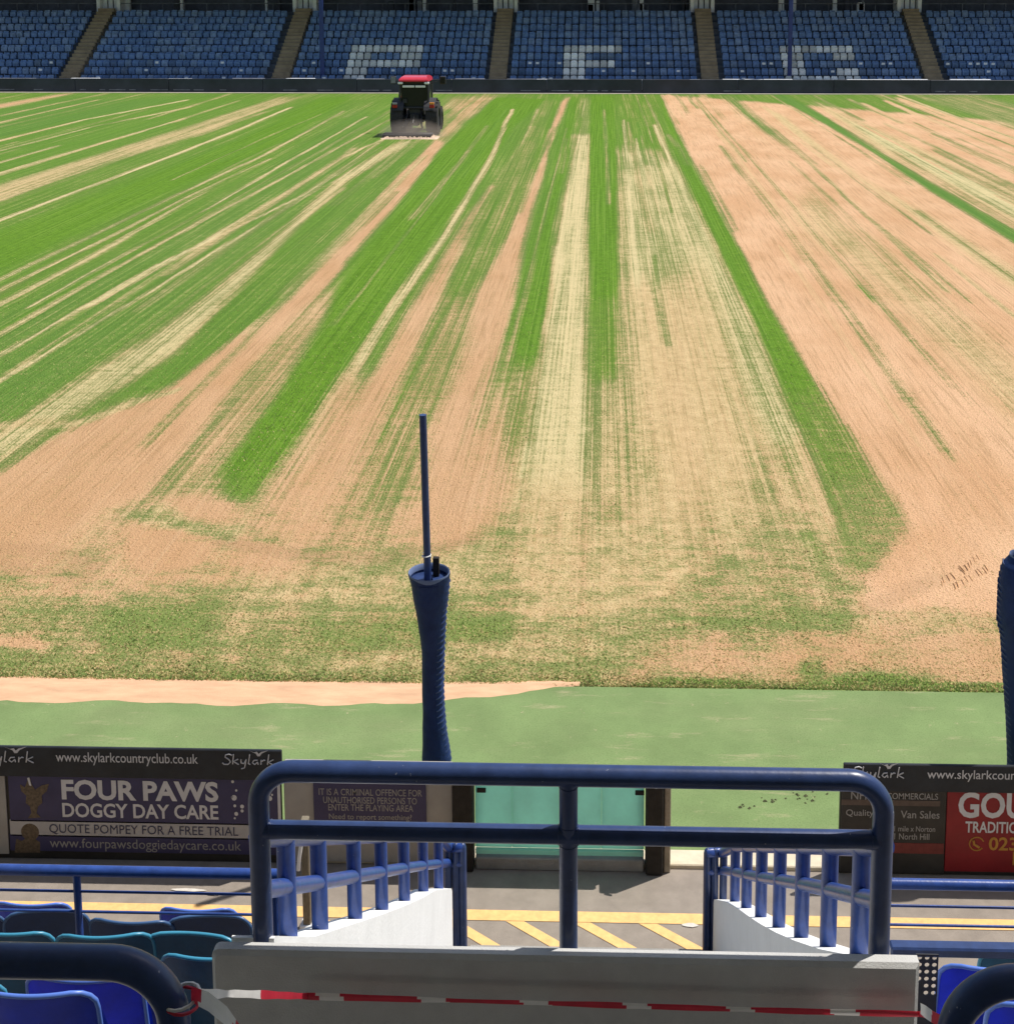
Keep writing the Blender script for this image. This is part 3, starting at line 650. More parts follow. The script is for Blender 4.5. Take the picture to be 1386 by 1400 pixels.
fm_b, fm_d, fm_w = far_seat_mesh(M_FSEAT, 'stadium_seat'), far_seat_mesh(M_FSEATD, 'stadium_seat_faded'), far_seat_mesh(M_FWHITE, 'white_seat')
mbl = MB(); tmp = far_seat_mesh([M_FSEAT, M_PLATEW], 'stadium_seat_marked'); fm_l = tmp
mk = MB(); mk.v = [tuple(v.co) for v in tmp.vertices]; mk.f = [tuple(p.vertices) for p in tmp.polygons]; mk.m = [0]*len(mk.f)
mk.box(-.11, .11, -.096, -.089, .56, .70, 1); ob = mk.build('stadium_seat_marked', [M_FSEAT, M_PLATEW]); fm_l = ob.data; bpy.data.objects.remove(ob)
LET = {'P': (483, ['1111111111', '111....111', '1111111111', '111.......', '111.......']),
       'F': (772, ['11111111', '111.....', '1111111.', '111.....', '111.....']),
       'C': (1061, ['1111111111', '111....111', '111.......', '111....111', '1111111111'])}
SP = .485; slots = []
for i in range(len(AISLE)-1):
    a, b = AISLE[i]+AW+.2, AISLE[i+1]-AW-.2; n = int((b-a)/SP); off = (b-a-n*SP)/2+SP/2
    for k in range(10):
        for j in range(n): slots.append((k, a+off+j*SP, i))
letters = {}
for ch, (px, rows) in LET.items():
    X0 = at(px+5, 62, RY0+4*RD).x
    for rr, row in enumerate(rows):
        k = 4-rr
        cand = sorted({s[1] for s in slots if s[0] == k}); j0 = min(range(len(cand)), key=lambda j: abs(cand[j]-X0))
        for c, v in enumerate(row):
            if v == '1': letters[(k, round(cand[j0+c], 3))] = ch
def seat_obj(me, x, k, name):
    o = bpy.data.objects.new(name, me); COL.objects.link(o); o.location = (x, RY0+k*RD, RZ0+k*RH); o.rotation_euler = (random.gauss(0, .05), random.gauss(0, .012), random.gauss(0, .04)); o.location.x += random.gauss(0, .006); return o
blue = []; rest = MB()
for (k, x, blk) in slots:
    ch = letters.get((k, round(x, 3)))
    if ch:
        o = seat_obj(fm_w, x, k, 'white_seat')
        tag(o, f'white plastic seat forming part of the letter {ch} on the far stand', 'seat', f'white seats of the letter {ch}')
    else: blue.append((k, x, blk))
vis = [s for s in blue if -37.5+.0 < s[1] < 26.5]
vis.sort(key=lambda s: (s[0], abs(s[1])))
indiv = set(vis[:300]); rown = ['front', 'second', 'third', 'fourth']
mesh_v, mesh_f, mesh_m = [], [], []
def mesh_arrays(me): return np.array([v.co[:] for v in me.vertices]), [tuple(p.vertices) for p in me.polygons]
mv, mf = mesh_arrays(fm_b); off = 0
for s in blue:
    k, x, blk = s; u = random.random()
    if s in indiv:
        o = seat_obj(fm_l if u < .14 else (fm_d if u < .4 else fm_b), x, k, 'stadium_seat')
        nm = ['leftmost full', 'left', 'letter P', 'letter F', 'letter C', 'rightmost'][min(max(blk, 0), 5)]
        tag(o, f'blue tip-up seat in the {rown[k]} row of the {nm} block of the far stand', 'seat', f'blue seats, {rown[k]} row, {nm} block')
    else:
        p = mv*np.array([1, 1, random.uniform(.94, 1.03)]) + np.array([x+random.gauss(0, .008), RY0+k*RD, RZ0+k*RH]); p[:, 1] += (p[:, 2]-RZ0-k*RH)*random.gauss(0, .06); mesh_v += [tuple(q) for q in p]; mesh_f += [tuple(i+off for i in q) for q in mf]; off += len(mv)
        mesh_m += [1 if u < .3 else 0]*len(mf)
me = bpy.data.meshes.new('seating'); me.from_pydata(mesh_v, [], mesh_f); me.materials.append(M_FSEAT); me.materials.append(M_FSEATD); me.polygons.foreach_set('material_index', mesh_m)
o = bpy.data.objects.new('seating', me); COL.objects.link(o); tag(o, 'mass of blue seats in the upper rows of the far stand', 'seats', kind='stuff')

# ================================================================== TRACTOR
def tractor():
    c = gnd(569, 184); T = thing('tractor', (c.x, c.y, .02), 'red roofed dark tractor driving away across the striped pitch', 'tractor')
    X0, Y0, Z0 = c.x, c.y, .02
    def put(mb, name, m, parent=T, smooth=None):
        mb.v = [(X0+p[0], Y0+p[1], Z0+p[2]) for p in mb.v]; return mb.build(name, m, parent, smooth)
    def wheel(x, y, r, w, rim):
        mb = MB(); prof = [(r*.55, -w/2), (r*.86, -w/2), (r*.95, -w*.45), (r*.975, -w*.2), (r*.975, w*.2), (r*.95, w*.45), (r*.86, w/2), (r*.55, w/2)]
        mb.lathe(prof, 40, 'x', Matrix.Translation((x, y, r)), caps=False)
        for i in range(18):
            a = 2*math.pi*i/18
            for sgn in (-1, 1):
                Mx = Matrix.Translation((x, y, r)) @ Matrix.Rotation(a+sgn*.09, 4, 'X')
                mb.box(sgn*w*.05 if sgn > 0 else -w*.48, w*.48 if sgn > 0 else -w*.05, -.03, .03, r*.95, r*1.0, 0, Mx)
        t = put(mb, 'tyre', M_TYRE, T, 40)
        mb = MB(); mb.lathe([(.02, -w*.2), (r*.30, -w*.2), (r*.50, -w*.42), (r*.56, -w*.44), (r*.56, w*.44), (r*.50, w*.42), (r*.30, w*.2), (.02, w*.2)], 28, 'x', Matrix.Translation((x, y, r)))
        put(mb, 'rim', rim, t, 40)
    for sx in (-1, 1):
        wheel(sx*.80, 0, .80, .56, M_TBODY); wheel(sx*.72, 2.35, .55, .40, M_TBODY)
    mb = MB(); mb.bbox(-.30, .30, -.35, 1.1, .55, 1.25, .06); mb.bbox(-.22, .22, -.5, -.3, .45, 1.0, .04)
    mb.tube([(-.75, 0, .80), (.75, 0, .80)], .14, 12); mb.tube([(-.7, 2.35, .55), (.7, 2.35, .55)], .08, 10); mb.box(-.2, .2, 1.0, 2.5, .45, .8)
    put(mb, 'chassis', M_TBODY, T, 40)
    mb = MB(); mb.prism([(1.05, .85), (3.0, .85), (3.05, 1.35), (2.6, 1.55), (1.05, 1.62)], -.36, .36, 'x'); put(mb, 'bonnet', M_TRED, T)
    mb = MB(); mb.tube([(.42, 1.5, 1.5), (.42, 1.5, 2.3), (.42, 1.44, 2.42)], .045, 10); put(mb, 'exhaust', M_TBODY, T, 40)
    for sx in (-1, 1):                                             # fenders
        pts = [(math.cos(a)*.90, .80+math.sin(a)*.90) for a in [R_(35+12*i) for i in range(11)]]; inn = [(p[0]*.95, .80+(p[1]-.80)*.95) for p in pts]
        mb = MB(); mb.prism(pts+inn[::-1], sx*.46, sx*.98, 'x'); f = put(mb, 'fender', M_TBODY, T)
        mb = MB(); mb.bbox(sx*.84-.11, sx*.84+.11, -.86, -.76, 1.30, 1.44, .02); put(mb, 'rear_lamp', M_LAMPR, f)
        mb = MB(); mb.bbox(sx*.84-.11, sx*.84+.11, -.84, -.76, 1.45, 1.55, .02); put(mb, 'indicator', M_LAMPO if sx > 0 else M_TGREY, f)
    mb = MB()                                                      # cab frame
    for sx in (-1, 1):
        mb.tube([(sx*.60, -.45, 1.25), (sx*.66, -.50, 1.8), (sx*.62, -.42, 2.48)], .05, 8); mb.tube([(sx*.62, .95, 1.2), (sx*.62, .90, 2.45)], .05, 8)
        mb.tube([(sx*.60, -.45, 1.28), (sx*.62, .95, 1.25)], .05, 8)
    mb.tube([(-.6, -.46, 1.28), (.6, -.46, 1.28)], .05, 8); mb.tube([(-.62, -.42, 2.42), (.62, -.42, 2.42)], .05, 8); put(mb, 'cab_frame', M_TBODY, T, 40)
    mb = MB(); mb.box(-.60, .60, -.40, -.385, 1.3, 2.40); put(mb, 'rear_window', M_GLASS, T)
    for sx in (-1, 1): mb = MB(); mb.box(sx*.625, sx*.635, -.38, .9, 1.3, 2.40); put(mb, 'side_window', M_GLASS, T)
    mb = MB(); mb.bbox(-.52, .02, -.53, -.50, 2.20, 2.30, .01); mb.bbox(.06, .52, -.53, -.50, 2.20, 2.30, .01); put(mb, 'work_light', M_PLATEW, T)
    mb = MB(); mb.add([(x*.66*w_, y, z) for (y, z, w_) in ((-.62, 2.47, 1.0), (-.66, 2.53, 1.02), (-.62, 2.60, .98), (-.40, 2.68, .86), (.2, 2.71, .80), (.75, 2.69, .84), (1.02, 2.60, .96), (1.05, 2.47, 1.0)) for x in (-1, -.93, -.6, 0, .6, .93, 1)],
           [(r*7+c, r*7+c+1, (r+1)*7+c+1, (r+1)*7+c) for r in range(7) for c in range(6)]+[tuple(r*7 for r in range(8)), tuple(r*7+6 for r in range(7, -1, -1)), (0, 1, 2, 3, 4, 5, 6, 55, 54, 53, 52, 51, 50, 49)]); put(mb, 'roof', M_TRED, T, 50)
    for sx in (-1, 1):
        mb = MB(); mb.bbox(sx*.60-.11, sx*.60+.11, -.66, -.56, 2.36, 2.46, .02); put(mb, 'roof_light', M_PLATEW, T)
        mb = MB(); mb.tube([(sx*.62, .85, 2.3), (sx*1.15, .9, 2.45)], .02, 6); mb.bbox(sx*1.15-.14, sx*1.15+.14, .85, .93, 2.25, 2.62, .03); m_ = put(mb, 'mirror', M_TBODY, T)
        mb = MB(); mb.box(sx*1.15-.11, sx*1.15+.11, .842, .849, 2.29, 2.58); put(mb, 'mirror_glass', M_TGREY if sx < 0 else M_GLASS, m_)
    mb = MB(); mb.bbox(-.25, .25, .2, .7, 1.2, 1.95, .08); put(mb, 'seat', M_TBODY, T)
    mb = MB(); mb.bbox(-.50, -.33, -.56, -.50, 1.50, 1.68, .01); put(mb, 'number_plate', M_TBODY, T)
    mb = MB()                                                      # three-point linkage
    for sx in (-1, 1): mb.tube([(sx*.25, -.45, .75), (sx*.42, -1.0, .42)], .045, 8); mb.tube([(sx*.30, -.35, 1.15), (sx*.38, -.8, .55)], .03, 8)
    mb.tube([(0, -.5, 1.0), (0, -1.05, .62)], .035, 8); put(mb, 'linkage', M_TBODY, T, 40)
    mb = MB(); mb.bbox(-1.30, .95, -1.45, -1.05, .10, .22, .04); mb.tube([(-1.28, -1.55, .10), (.93, -1.55, .10)], .085, 14)
    for i in range(22): mb.box(-1.25+i*.10, -1.22+i*.10, -1.1, -1.06, .0, .22)
    put(mb, 'rake_implement', M_TBODY, T, 40)
tractor()
rg = MB(); c = gnd(562, 189); nx_, ny_ = 60, 8
rg.add([(c.x-1.35+2.6*i/nx_, c.y-.5+1.3*j/ny_, .02+(.13*math.sin(math.pi*j/ny_)*(.35+1.0*random.random())*min(1, i/6, (nx_-i)/6) if 0 < j < ny_ else 0)) for j in range(ny_+1) for i in range(nx_+1)],
       [(j*(nx_+1)+i, j*(nx_+1)+i+1, (j+1)*(nx_+1)+i+1, (j+1)*(nx_+1)+i) for j in range(ny_) for i in range(nx_)])
tag(rg.build('sand_ridge', M_IMPL, None, 60), 'ridge of freshly spread sand behind the tractor', 'sand', kind='stuff')

dm = bpy.data.materials.new('dust'); dm.use_nodes = True; dn = dm.node_tree.nodes; dl = dm.node_tree.links; dn.remove(dn['Principled BSDF'])
pvn = dn.new('ShaderNodeVolumePrincipled'); pvn.inputs['Color'].default_value = (.85, .72, .58, 1); dl.new(pvn.outputs[0], dn['Material Output'].inputs['Volume'])
dt = dn.new('ShaderNodeTexCoord'); dg = dn.new('ShaderNodeTexGradient'); dg.gradient_type = 'SPHERICAL'; dl.new(dt.outputs['Object'], dg.inputs[0])
dmu = dn.new('ShaderNodeMath'); dmu.operation = 'MULTIPLY'; dl.new(dg.outputs['Fac'], dmu.inputs[0]); dmu.inputs[1].default_value = 1.6; dl.new(dmu.outputs[0], pvn.inputs['Density'])
c = gnd(563, 188); mb = MB(); mb.lathe([(max(.01, math.sin(math.pi*k/8)), -math.cos(math.pi*k/8)) for k in range(9)], 20)
do = mb.build('dust_cloud', dm, None, 60); do.location = (c.x, c.y, .16); do.scale = (1.7, 1.0, .75); tag(do, 'low puff of dust thrown up behind the tractor', 'dust', kind='stuff')

# ================================================================== PITCHSIDE HOARDINGS
BY = 9.40
def quad_px(mb, Y, x0, y0, x1, y1, d0, d1, b=.006):
    a = at(x0, y1, Y); c = at(x1, y0, Y); e = at(x1, y1, Y); mb.bbox(a.x, e.x, Y+d0, Y+d1, (a.z+e.z)/2, c.z, b); return mb
SKY = [  # script strokes of the club name, unit height
    [(.55,.95),(.40,1.05),(.22,.98),(.20,.80),(.38,.62),(.46,.42),(.34,.22),(.14,.22),(.05,.34)],
    [(.62,1.05),(.56,.24)], [(.84,.66),(.60,.46),(.86,.22)],
    [(.98,.64),(.98,.36),(1.12,.30),(1.24,.64)], [(1.24,.64),(1.14,-.05),(.98,-.12)],
    [(1.42,1.05),(1.34,.30),(1.44,.24)], [(1.80,.60),(1.62,.58),(1.54,.38),(1.66,.24),(1.80,.44),(1.82,.24)],
    [(1.98,.62),(1.96,.24)], [(1.97,.46),(2.10,.62),(2.18,.58)],
    [(2.36,1.05),(2.28,.24)], [(2.58,.64),(2.32,.44),(2.60,.20)]]
BIRD = [(1.35,1.38),(1.62,1.22),(1.78,1.28),(1.86,1.10),(1.98,1.26),(2.34,1.40),(2.02,1.14),(1.92,.92),(1.80,.90),(1.72,1.12)]
def script_logo(parent, Y, px0, px1, pyb, pyt):
    a = at(px0, pyb, Y); c = at(px1, pyt, Y); sx = (c.x-a.x)/2.6; sz = (c.z-a.z)/1.55; mb = MB()
    for st in SKY:
        P = [(a.x+x*sx, Y-.003, a.z+(z+.15)*sz) for x, z in st]; Q = []
        for i in range(len(P)-1):
            for k in range(3): Q.append(tuple(P[i][j]+(P[i+1][j]-P[i][j])*k/3 for j in range(3)))
        Q.append(P[-1]); mb.tube(Q, .0045, 5)
    mb.add([(a.x+x*sx, Y-.003, a.z+(z+.15)*sz) for x, z in BIRD], [tuple(range(len(BIRD)))])
    mb.build('script_lettering', M_PRINTW, parent)

HB = thing('advertising_hoarding', (-4, BY, 0), 'dark hoarding advertising doggy day care on the left beside the pitch', 'hoarding')
mb = MB(); quad_px(mb, BY, -420, 1062, 386, 1176, .02, .06); mb.build('backing_board', M_DARKB, HB)
mb = MB(); quad_px(mb, BY, -420, 1026, 386, 1060.5, -.01, .018); strip = mb.build('top_strip', M_BLACK, HB)
F_ = BY-.011
letter_px('www.skylarkcountryclub.co.uk', strip, F_, (77, 1031, 271, 1047), M_PRINTW, .004)
script_logo(strip, F_, 303, 374, 1051, 1026); script_logo(strip, F_, -36, 45, 1048, 1021)
mb = MB(); quad_px(mb, BY, 14, 1061.5, 384, 1127, .004, .019, .003); pa = mb.build('advert_panel', M_NAVYB, HB)
letter_px('FOUR PAWS', pa, BY+.004, (85, 1069, 299, 1095), M_PRINTW, .035)
letter_px('DOGGY DAY CARE', pa, BY+.004, (86, 1101, 299, 1119), M_PRINTW, .022)
mb = MB()                                                           # crest-like brown emblem
cpts = [(27,1072),(34,1077),(38,1066),(41,1064),(43,1072),(48,1080),(57,1074),(67,1072),(64,1082),(57,1088),(58,1098),(52,1103),(50,1112),(56,1118),(38,1119),(43,1112),(41,1103),(35,1098),(36,1088),(29,1082)]
mb.add([at(x, y, BY+.001) for x, y in cpts], [tuple(range(len(cpts)))]); mb.build('emblem', M_PRINTB, pa)
mb = MB(); mb.add([at(x, y, BY+.0005) for x, y in ((37,1064),(40,1063),(43,1075),(40,1074))], [(0, 1, 2, 3)]); mb.build('emblem_feather', M_PRINTW, pa)
mb = MB()
for (x, y, r) in ((318,1069,2.2),(323,1081,1.8),(320,1091,4.2),(317,1090,1.4),(321,1102,2.2),(331,1103,3.0),(331,1109,2.4),(323,1113,3.0),(321,1119,1.6),(368,1086,1.6),(372,1087,1.6),(369,1092,3.6),(366,1103,1.8),(367,1112,1.5)):
    a = at(x, y, BY+.001); mb.add([(a.x+r*.0052*math.cos(2*math.pi*i/9), a.y, a.z+r*.0058*math.sin(2*math.pi*i/9)) for i in range(9)], [tuple(range(9))])
mb.build('paw_print', M_PRINTW, pa)
mb = MB(); quad_px(mb, BY, 14, 1127.5, 384, 1147, .004, .019, .003); pb = mb.build('pale_band', M_BAND, HB)
letter_px('QUOTE POMPEY FOR A FREE TRIAL', pb, BY+.004, (68, 1131, 326, 1143), M_PRINTD, .0)
mb = MB(); quad_px(mb, BY, 14, 1147.5, 384, 1167, .004, .019, .003); pc = mb.build('advert_panel', M_NAVYB, HB)
letter_px('www.fourpawsdoggiedaycare.co.uk', pc, BY+.004, (69, 1150, 330, 1165), M_PRINTG, .0)
mb = MB(); a = at(41, 1138, BY+.0025); mb.lathe([(.075, -.004), (.07, .0)], 20, 'z', Matrix.Translation(a) @ Matrix.Rotation(math.pi/2, 4, 'X')); mb.build('dog_badge', M_PRINTB, pb)
mb = MB(); dp = [(22,1147),(30,1150),(36,1146),(46,1146),(55,1152),(55,1166),(20,1166)]; mb.add([at(x, y, BY+.003) for x, y in dp], [tuple(range(7))]); mb.build('dog_badge', M_PRINTB, pc)
mb = MB(); quad_px(mb, BY, 380.6, 1061, 384.4, 1128, -.002, .006, .001); mb.build('edge_strip', M_PRINTW, HB)
mb = MB(); quad_px(mb, BY, -60, 1061.5, 12, 1168, .004, .019, .003); mb.build('grey_panel', M_GREYP, HB)
mb = MB(); quad_px(mb, BY, -420, 1061.5, -62, 1168, .004, .019, .003); mb.build('navy_panel', M_NAVYB, HB)
for px in (-300, -60, 150, 375):
    a = at(px, 1176, BY+.09); mb = MB(); mb.box(a.x-.03, a.x+.03, BY+.062, BY+.12, 0, .75); mb.build('support_post', M_DARKP, HB)

SW = thing('sign_wall', (-1.9, BY, 0), 'grey panel wall with navy warning notice beside the teal gate', 'wall')
mb = MB(); a, b = at(387, 1068, BY), at(620, 1185, BY); mb.bbox(a.x, b.x, BY+.01, BY+.07, 0.02, at(500, 1046, BY).z, .008); mb.build('wall_panel', M_GREYP, SW)
mb = MB(); quad_px(mb, BY, 430, 1071, 583, 1140, -.006, .009, .003); sg = mb.build('notice', M_NAVYB, SW)
for s_, bx in (('IT IS A CRIMINAL OFFENCE FOR', (436,1080,577,1088)), ('UNAUTHORISED PERSONS TO', (442,1091,570,1099)), ('ENTER THE PLAYING AREA', (449,1101,565,1109)), ('Need to report something?', (450,1114,563,1123))):
    letter_px(s_, sg, BY-.006, bx, M_PRINTG, .006)

GT = thing('gate', (-.3, BY, 0), 'teal panelled gate between dark posts in the pitchside fence', 'gate')
for (x0, x1) in ((620.5, 648), (882, 906)):
    mb = MB(); a = at(x0, 1185, BY); b = at(x1, 1185, BY); mb.bbox(a.x, b.x, BY-.06, BY+.10, 0, at(760, 1060, BY).z, .012); mb.build('gate_post', M_DARKP, GT)
xs = [650, 700, 764, 822, 880]
for i in range(4):
    mb = MB(); a = at(xs[i], 1160, BY+.03); b = at(xs[i+1], 1160, BY+.03); mb.bbox(a.x+.001, b.x-.001, BY+.03, BY+.06, .155, at(760, 1050, BY+.03).z, .004); mb.build('panel', M_TEAL, GT)
mb = MB(); a = at(650, 1160, BY); b = at(880, 1160, BY); mb.bbox(a.x, b.x, BY-.005, BY+.028, .12, .16, .004); mb.bbox(a.x, b.x, BY-.005, BY+.028, at(760, 1050, BY).z-.05, at(760, 1050, BY).z, .004); mb.build('frame_rail', M_TEAL, GT)
mb = MB(); mb.bbox(a.x, b.x, BY-.02, BY+.08, 0, .10, .008); mb.build('threshold', M_CONC2, GT)
mb = MB(); a = at(893, 1075, BY-.07); mb.tube([(a.x-.02, BY-.07, a.z), (a.x+.03, BY-.085, a.z)], .012, 8); mb.build('latch', M_CHROME, GT)
for hz in (.25, .62):
    for px_ in (652, 868):
        q = at(px_, 1100, BY+.028); mb = MB(); mb.bbox(q.x, q.x+.07, BY+.012, BY+.029, hz, hz+.035, .003); mb.build('hinge', M_DARKP, GT)
mb = MB(); a = at(907, 1185, BY); b = at(916, 1185, BY); mb.bbox(a.x, b.x, BY-.02, BY+.12, 0, at(910, 1062, BY).z, .006); mb.build('stone_post', mat('pale_post', (.34, .29, .22), .9, .2, 20, .2, 60), GT)

HR = thing('advertising_hoarding', (3, BY, 0), 'dark and red hoarding on the right beside the pitch', 'hoarding')
mb = MB(); quad_px(mb, BY, 1146, 1082, 1500, 1200, .02, .06); mb.build('backing_board', M_DARKB, HR)
mb = MB(); quad_px(mb, BY, 1152, 1049, 1500, 1083.5, -.01, .018); strip = mb.build('top_strip', M_BLACK, HR)
letter_px('www.skylarkcoun', strip, F_, (1267, 1054, 1388, 1069), M_PRINTW, .004)
script_logo(strip, F_, 1162, 1236, 1069, 1043)
mb = MB(); quad_px(mb, BY, 1148, 1082.5, 1290, 1194, .004, .019, .003); pa = mb.build('advert_panel', M_DARKB, HR)
for s_, bx, m_ in (('NH', (1163,1082,1184,1093), M_PRINTG), ('COMMERCIALS', (1212,1085,1282,1093), M_PRINTG), ('Quality', (1156,1107,1194,1118), M_PRINTG), ('Van Sales', (1231,1109,1284,1119), M_PRINTG),
                   ('1 mile x Norton', (1222,1130,1278,1137), M_PRINTG), ('1 North Hill', (1222,1140,1270,1148), M_PRINTG)):
    letter_px(s_, pa, BY+.004, bx, m_, .006)
mb = MB(); quad_px(mb, BY, 1150, 1095.5, 1285, 1102, .001, .004, .001); mb.build('stripe', mat('dull_brown_print', (.10, .07, .055), .6, .2, 20), pa)
mb = MB(); quad_px(mb, BY, 1150, 1154, 1290, 1167, .001, .004, .001); rs_ = mb.build('stripe', mat('dull_red_print', (.16, .03, .025), .6, .2, 20), pa)
mb = MB(); quad_px(mb, BY, 1291, 1082.5, 1500, 1194, .004, .019, .003); pr = mb.build('advert_panel', M_REDB, HR)
letter_px('GOU', pr, BY+.004, (1309, 1084, 1402, 1119), M_PRINTW, .03)
letter_px('TRADITIO', pr, BY+.004, (1319, 1124, 1391, 1139), M_PRINTW, .02)
letter_px('023', pr, BY+.004, (1351, 1145, 1390, 1163), M_PRINTY, .02)
mb = MB(); a = at(1335, 1154, BY+.002); mb.tube([(a.x+.055*math.cos(k*.4), a.y, a.z+.055*math.sin(k*.4)) for k in range(1, 15)], .005, 5); mb.tube([(a.x-.025, a.y, a.z+.03), (a.x-.02, a.y, a.z-.005), (a.x+.02, a.y, a.z-.03)], .010, 6); mb.build('phone_icon', M_PRINTY, pr)
mb = MB(); quad_px(mb, BY, 1384, 1166, 1440, 1184, .001, .004, .001); mb.build('gold_block', M_PRINTY, pr)
for px in (1160, 1290, 1420):
    a = at(px, 1190, BY+.09); mb = MB(); mb.box(a.x-.03, a.x+.03, BY+.062, BY+.12, 0, .7); mb.build('support_post', M_DARKP, HR)

# ------------------------------------------------------------------ padded posts at the pitch edge
PY_ = 9.85
def padded_post(label, prof_px, pole=None, stub=None, right_lace=True):
    base = at((prof_px[-1][0]+prof_px[-1][1])/2, prof_px[-1][2], PY_)
    T = thing('padded_post', (base.x, PY_, 0), label, 'post', 'padded posts along the pitch edge')
    mb = MB(); n = 28; rings = []
    rows = []
    for (xl, xr, y) in prof_px:
        a, b = at(xl, y, PY_), at(xr, y, PY_); rows.append(((a.x+b.x)/2, (b.x-a.x)/2, (a.z+b.z)/2))
    rows.append((rows[-1][0], rows[-1][1], 0.0))
    fin = []
    for i in range(len(rows)-1):
        for k in range(6):
            t_ = k/6; fin.append(tuple(rows[i][j]*(1-t_)+rows[i+1][j]*t_ for j in range(3)))
    fin.append(rows[-1])
    vs = []
    for (cx_, r, z) in fin:
        for k in range(n):
            a = 2*math.pi*k/n; rr = r*(1+.02*math.sin(3*a+z*4)+.015*math.sin(z*23))
            vs.append((cx_+rr*math.cos(a), PY_+rr*math.sin(a)*.95, z))
    mb.add(vs, [(i*n+k, i*n+(k+1) % n, (i+1)*n+(k+1) % n, (i+1)*n+k) for i in range(len(fin)-1) for k in range(n)])
    pad = mb.build('padding', mat('pad_vinyl', (.010, .028, .105), .62, .2, 9, .35, 25, .25), T, 50)
    mb = MB(); cx_, r, z = fin[0]
    mb.lathe([(r*.90, -.03), (r*1.0, .004), (r*.985, .016), (r*.93, .008), (r*.90, -.03)], n, 'z', Matrix.Translation((cx_, PY_, z)), caps=False); mb.build('foam_rim', M_FOAM, T, 50)
    mb = MB(); mb.lathe([(.03, -.05), (r*.92, -.05)], n, 'z', Matrix.Translation((cx_, PY_, z)), caps=False); mb.build('collar', M_NAVY, T)
    mb = MB()
    z = fin[0][2]-.06
    zs = np.array([q[2] for q in fin])[::-1]; rsx = np.array([q[0]+q[1] for q in fin])[::-1]; lsx = np.array([q[0]-q[1] for q in fin])[::-1]
    while z > .25:
        x = float(np.interp(z, zs, rsx if right_lace else lsx)); s_ = 1 if right_lace else -1
        mb.tube([(x-s_*.05, PY_-.075, z-.022), (x-s_*.012, PY_-.05, z-.012), (x+s_*.004, PY_, z), (x-s_*.012, PY_+.05, z+.012)], .0065, 6); z -= .052
    mb.build('lacing', M_NAVY, pad, 60)
    if pole:
        a, b = at(*pole[0], PY_), at(*pole[1], PY_); b.z = .0; b.x = a.x+(at(*pole[1], PY_).x-a.x)*1.9
        mb = MB(); mb.tube([a, b], .029, 12); p = mb.build('pole', M_NAVY, T, 50)
        mb = MB(); q = at(583, 762, PY_); mb.tube([(q.x+.034*math.cos(k*.6), PY_+.034*math.sin(k*.6), q.z+.002*k) for k in range(16)], .005, 6); mb.build('cable_tie', M_PLATEW, p)
    if stub:
        a, b = at(*stub[0], PY_+.07), at(*stub[1], PY_+.07); mb = MB(); mb.box(a.x-.024, a.x+.024, PY_+.05, PY_+.09, b.z-.3, a.z); mb.build('stub', M_DARKP, T)
padded_post('slim navy padded post with tall bare pole left of centre', [(558,615,784),(562,614,800),(568,610,835),(574,608,870),(577,607,900),(577,606,935),(578,607,965),(578,610,1000),(577,616,1035)], [(578,567),(586,785)], [(596,762),(596,785)])
padded_post('navy padded post at the right edge of the photo', [(1380,1412,760),(1370,1422,772),(1365,1428,795),(1363,1428,850),(1368,1426,868),(1372,1424,930),(1376,1422,985),(1378,1422,1040)], None, None, False)

# ------------------------------------------------------------------ post by the left stair
a = gnd(421, 1268); TP = thing('timber_post', (a.x, a.y, 0), 'weathered grey post behind the left stair railing', 'post')
mb = MB(); mb.bbox(a.x-.028, a.x+.028, a.y-.03, a.y+.03, 0, .86, .006); mb.build('shaft', M_TIMBER, TP)
mb = MB(); mb.bbox(a.x-.05, a.x+.05, a.y-.05, a.y+.05, 0, .04, .006); mb.build('foot', M_PLATEW, TP)
mb = MB(); mb.tube([at(415, 1135, a.y-.05), at(412, 1152, a.y-.05), at(409, 1175, a.y-.05), at(408, 1190, a.y-.05)], .014, 8); mb.build('white_cable', M_PLATEW, TP, 60)

# ================================================================== NEAR STAND
ROWY = [6.76-.7*k for k in range(10, -1, -1)]
def topz(Y): return 1.60+.655*(6.76-Y)
tm = MB()
for Y in ROWY:
    z = topz(Y)-.84
    tm.box(-14, -1.13 if Y > 3.2 else 0, Y-.40, Y+.298, 0, z); tm.box(.96 if Y > 3.2 else 0, 12, Y-.40, Y+.298, 0, z)
struct('terrace', tm, M_CONC2)
rf = MB(); rf.prism([(-16, 12.4), (4.4, 10.3), (4.4, 10.55), (-16, 12.65)], -45, 45, 'x')  # unseen roof, added to block the sky and shade the foreground
struct('near_shade_roof', rf, mat('pale_bounce_sheet', (.62, .63, .64), .7, .1, 2))  # pale tone chosen to bounce more light onto the foreground
bw = MB(); bw.box(-45, 45, -10.3, -10, 0, 12.0); struct('near_sky_block_wall', bw, mat('pale_bounce_wall', (.60, .59, .57), .9, .2, 1))  # unseen wall, added to block sky behind the camera; pale for bounce
st = MB()
for k in range(13):
    z = 2.75-.21*k; y = 3.8+.345*k
    if z > 0: st.box(-.89, .70, y, y+.343, 0, z)
struct('stair', st, M_CONC2)

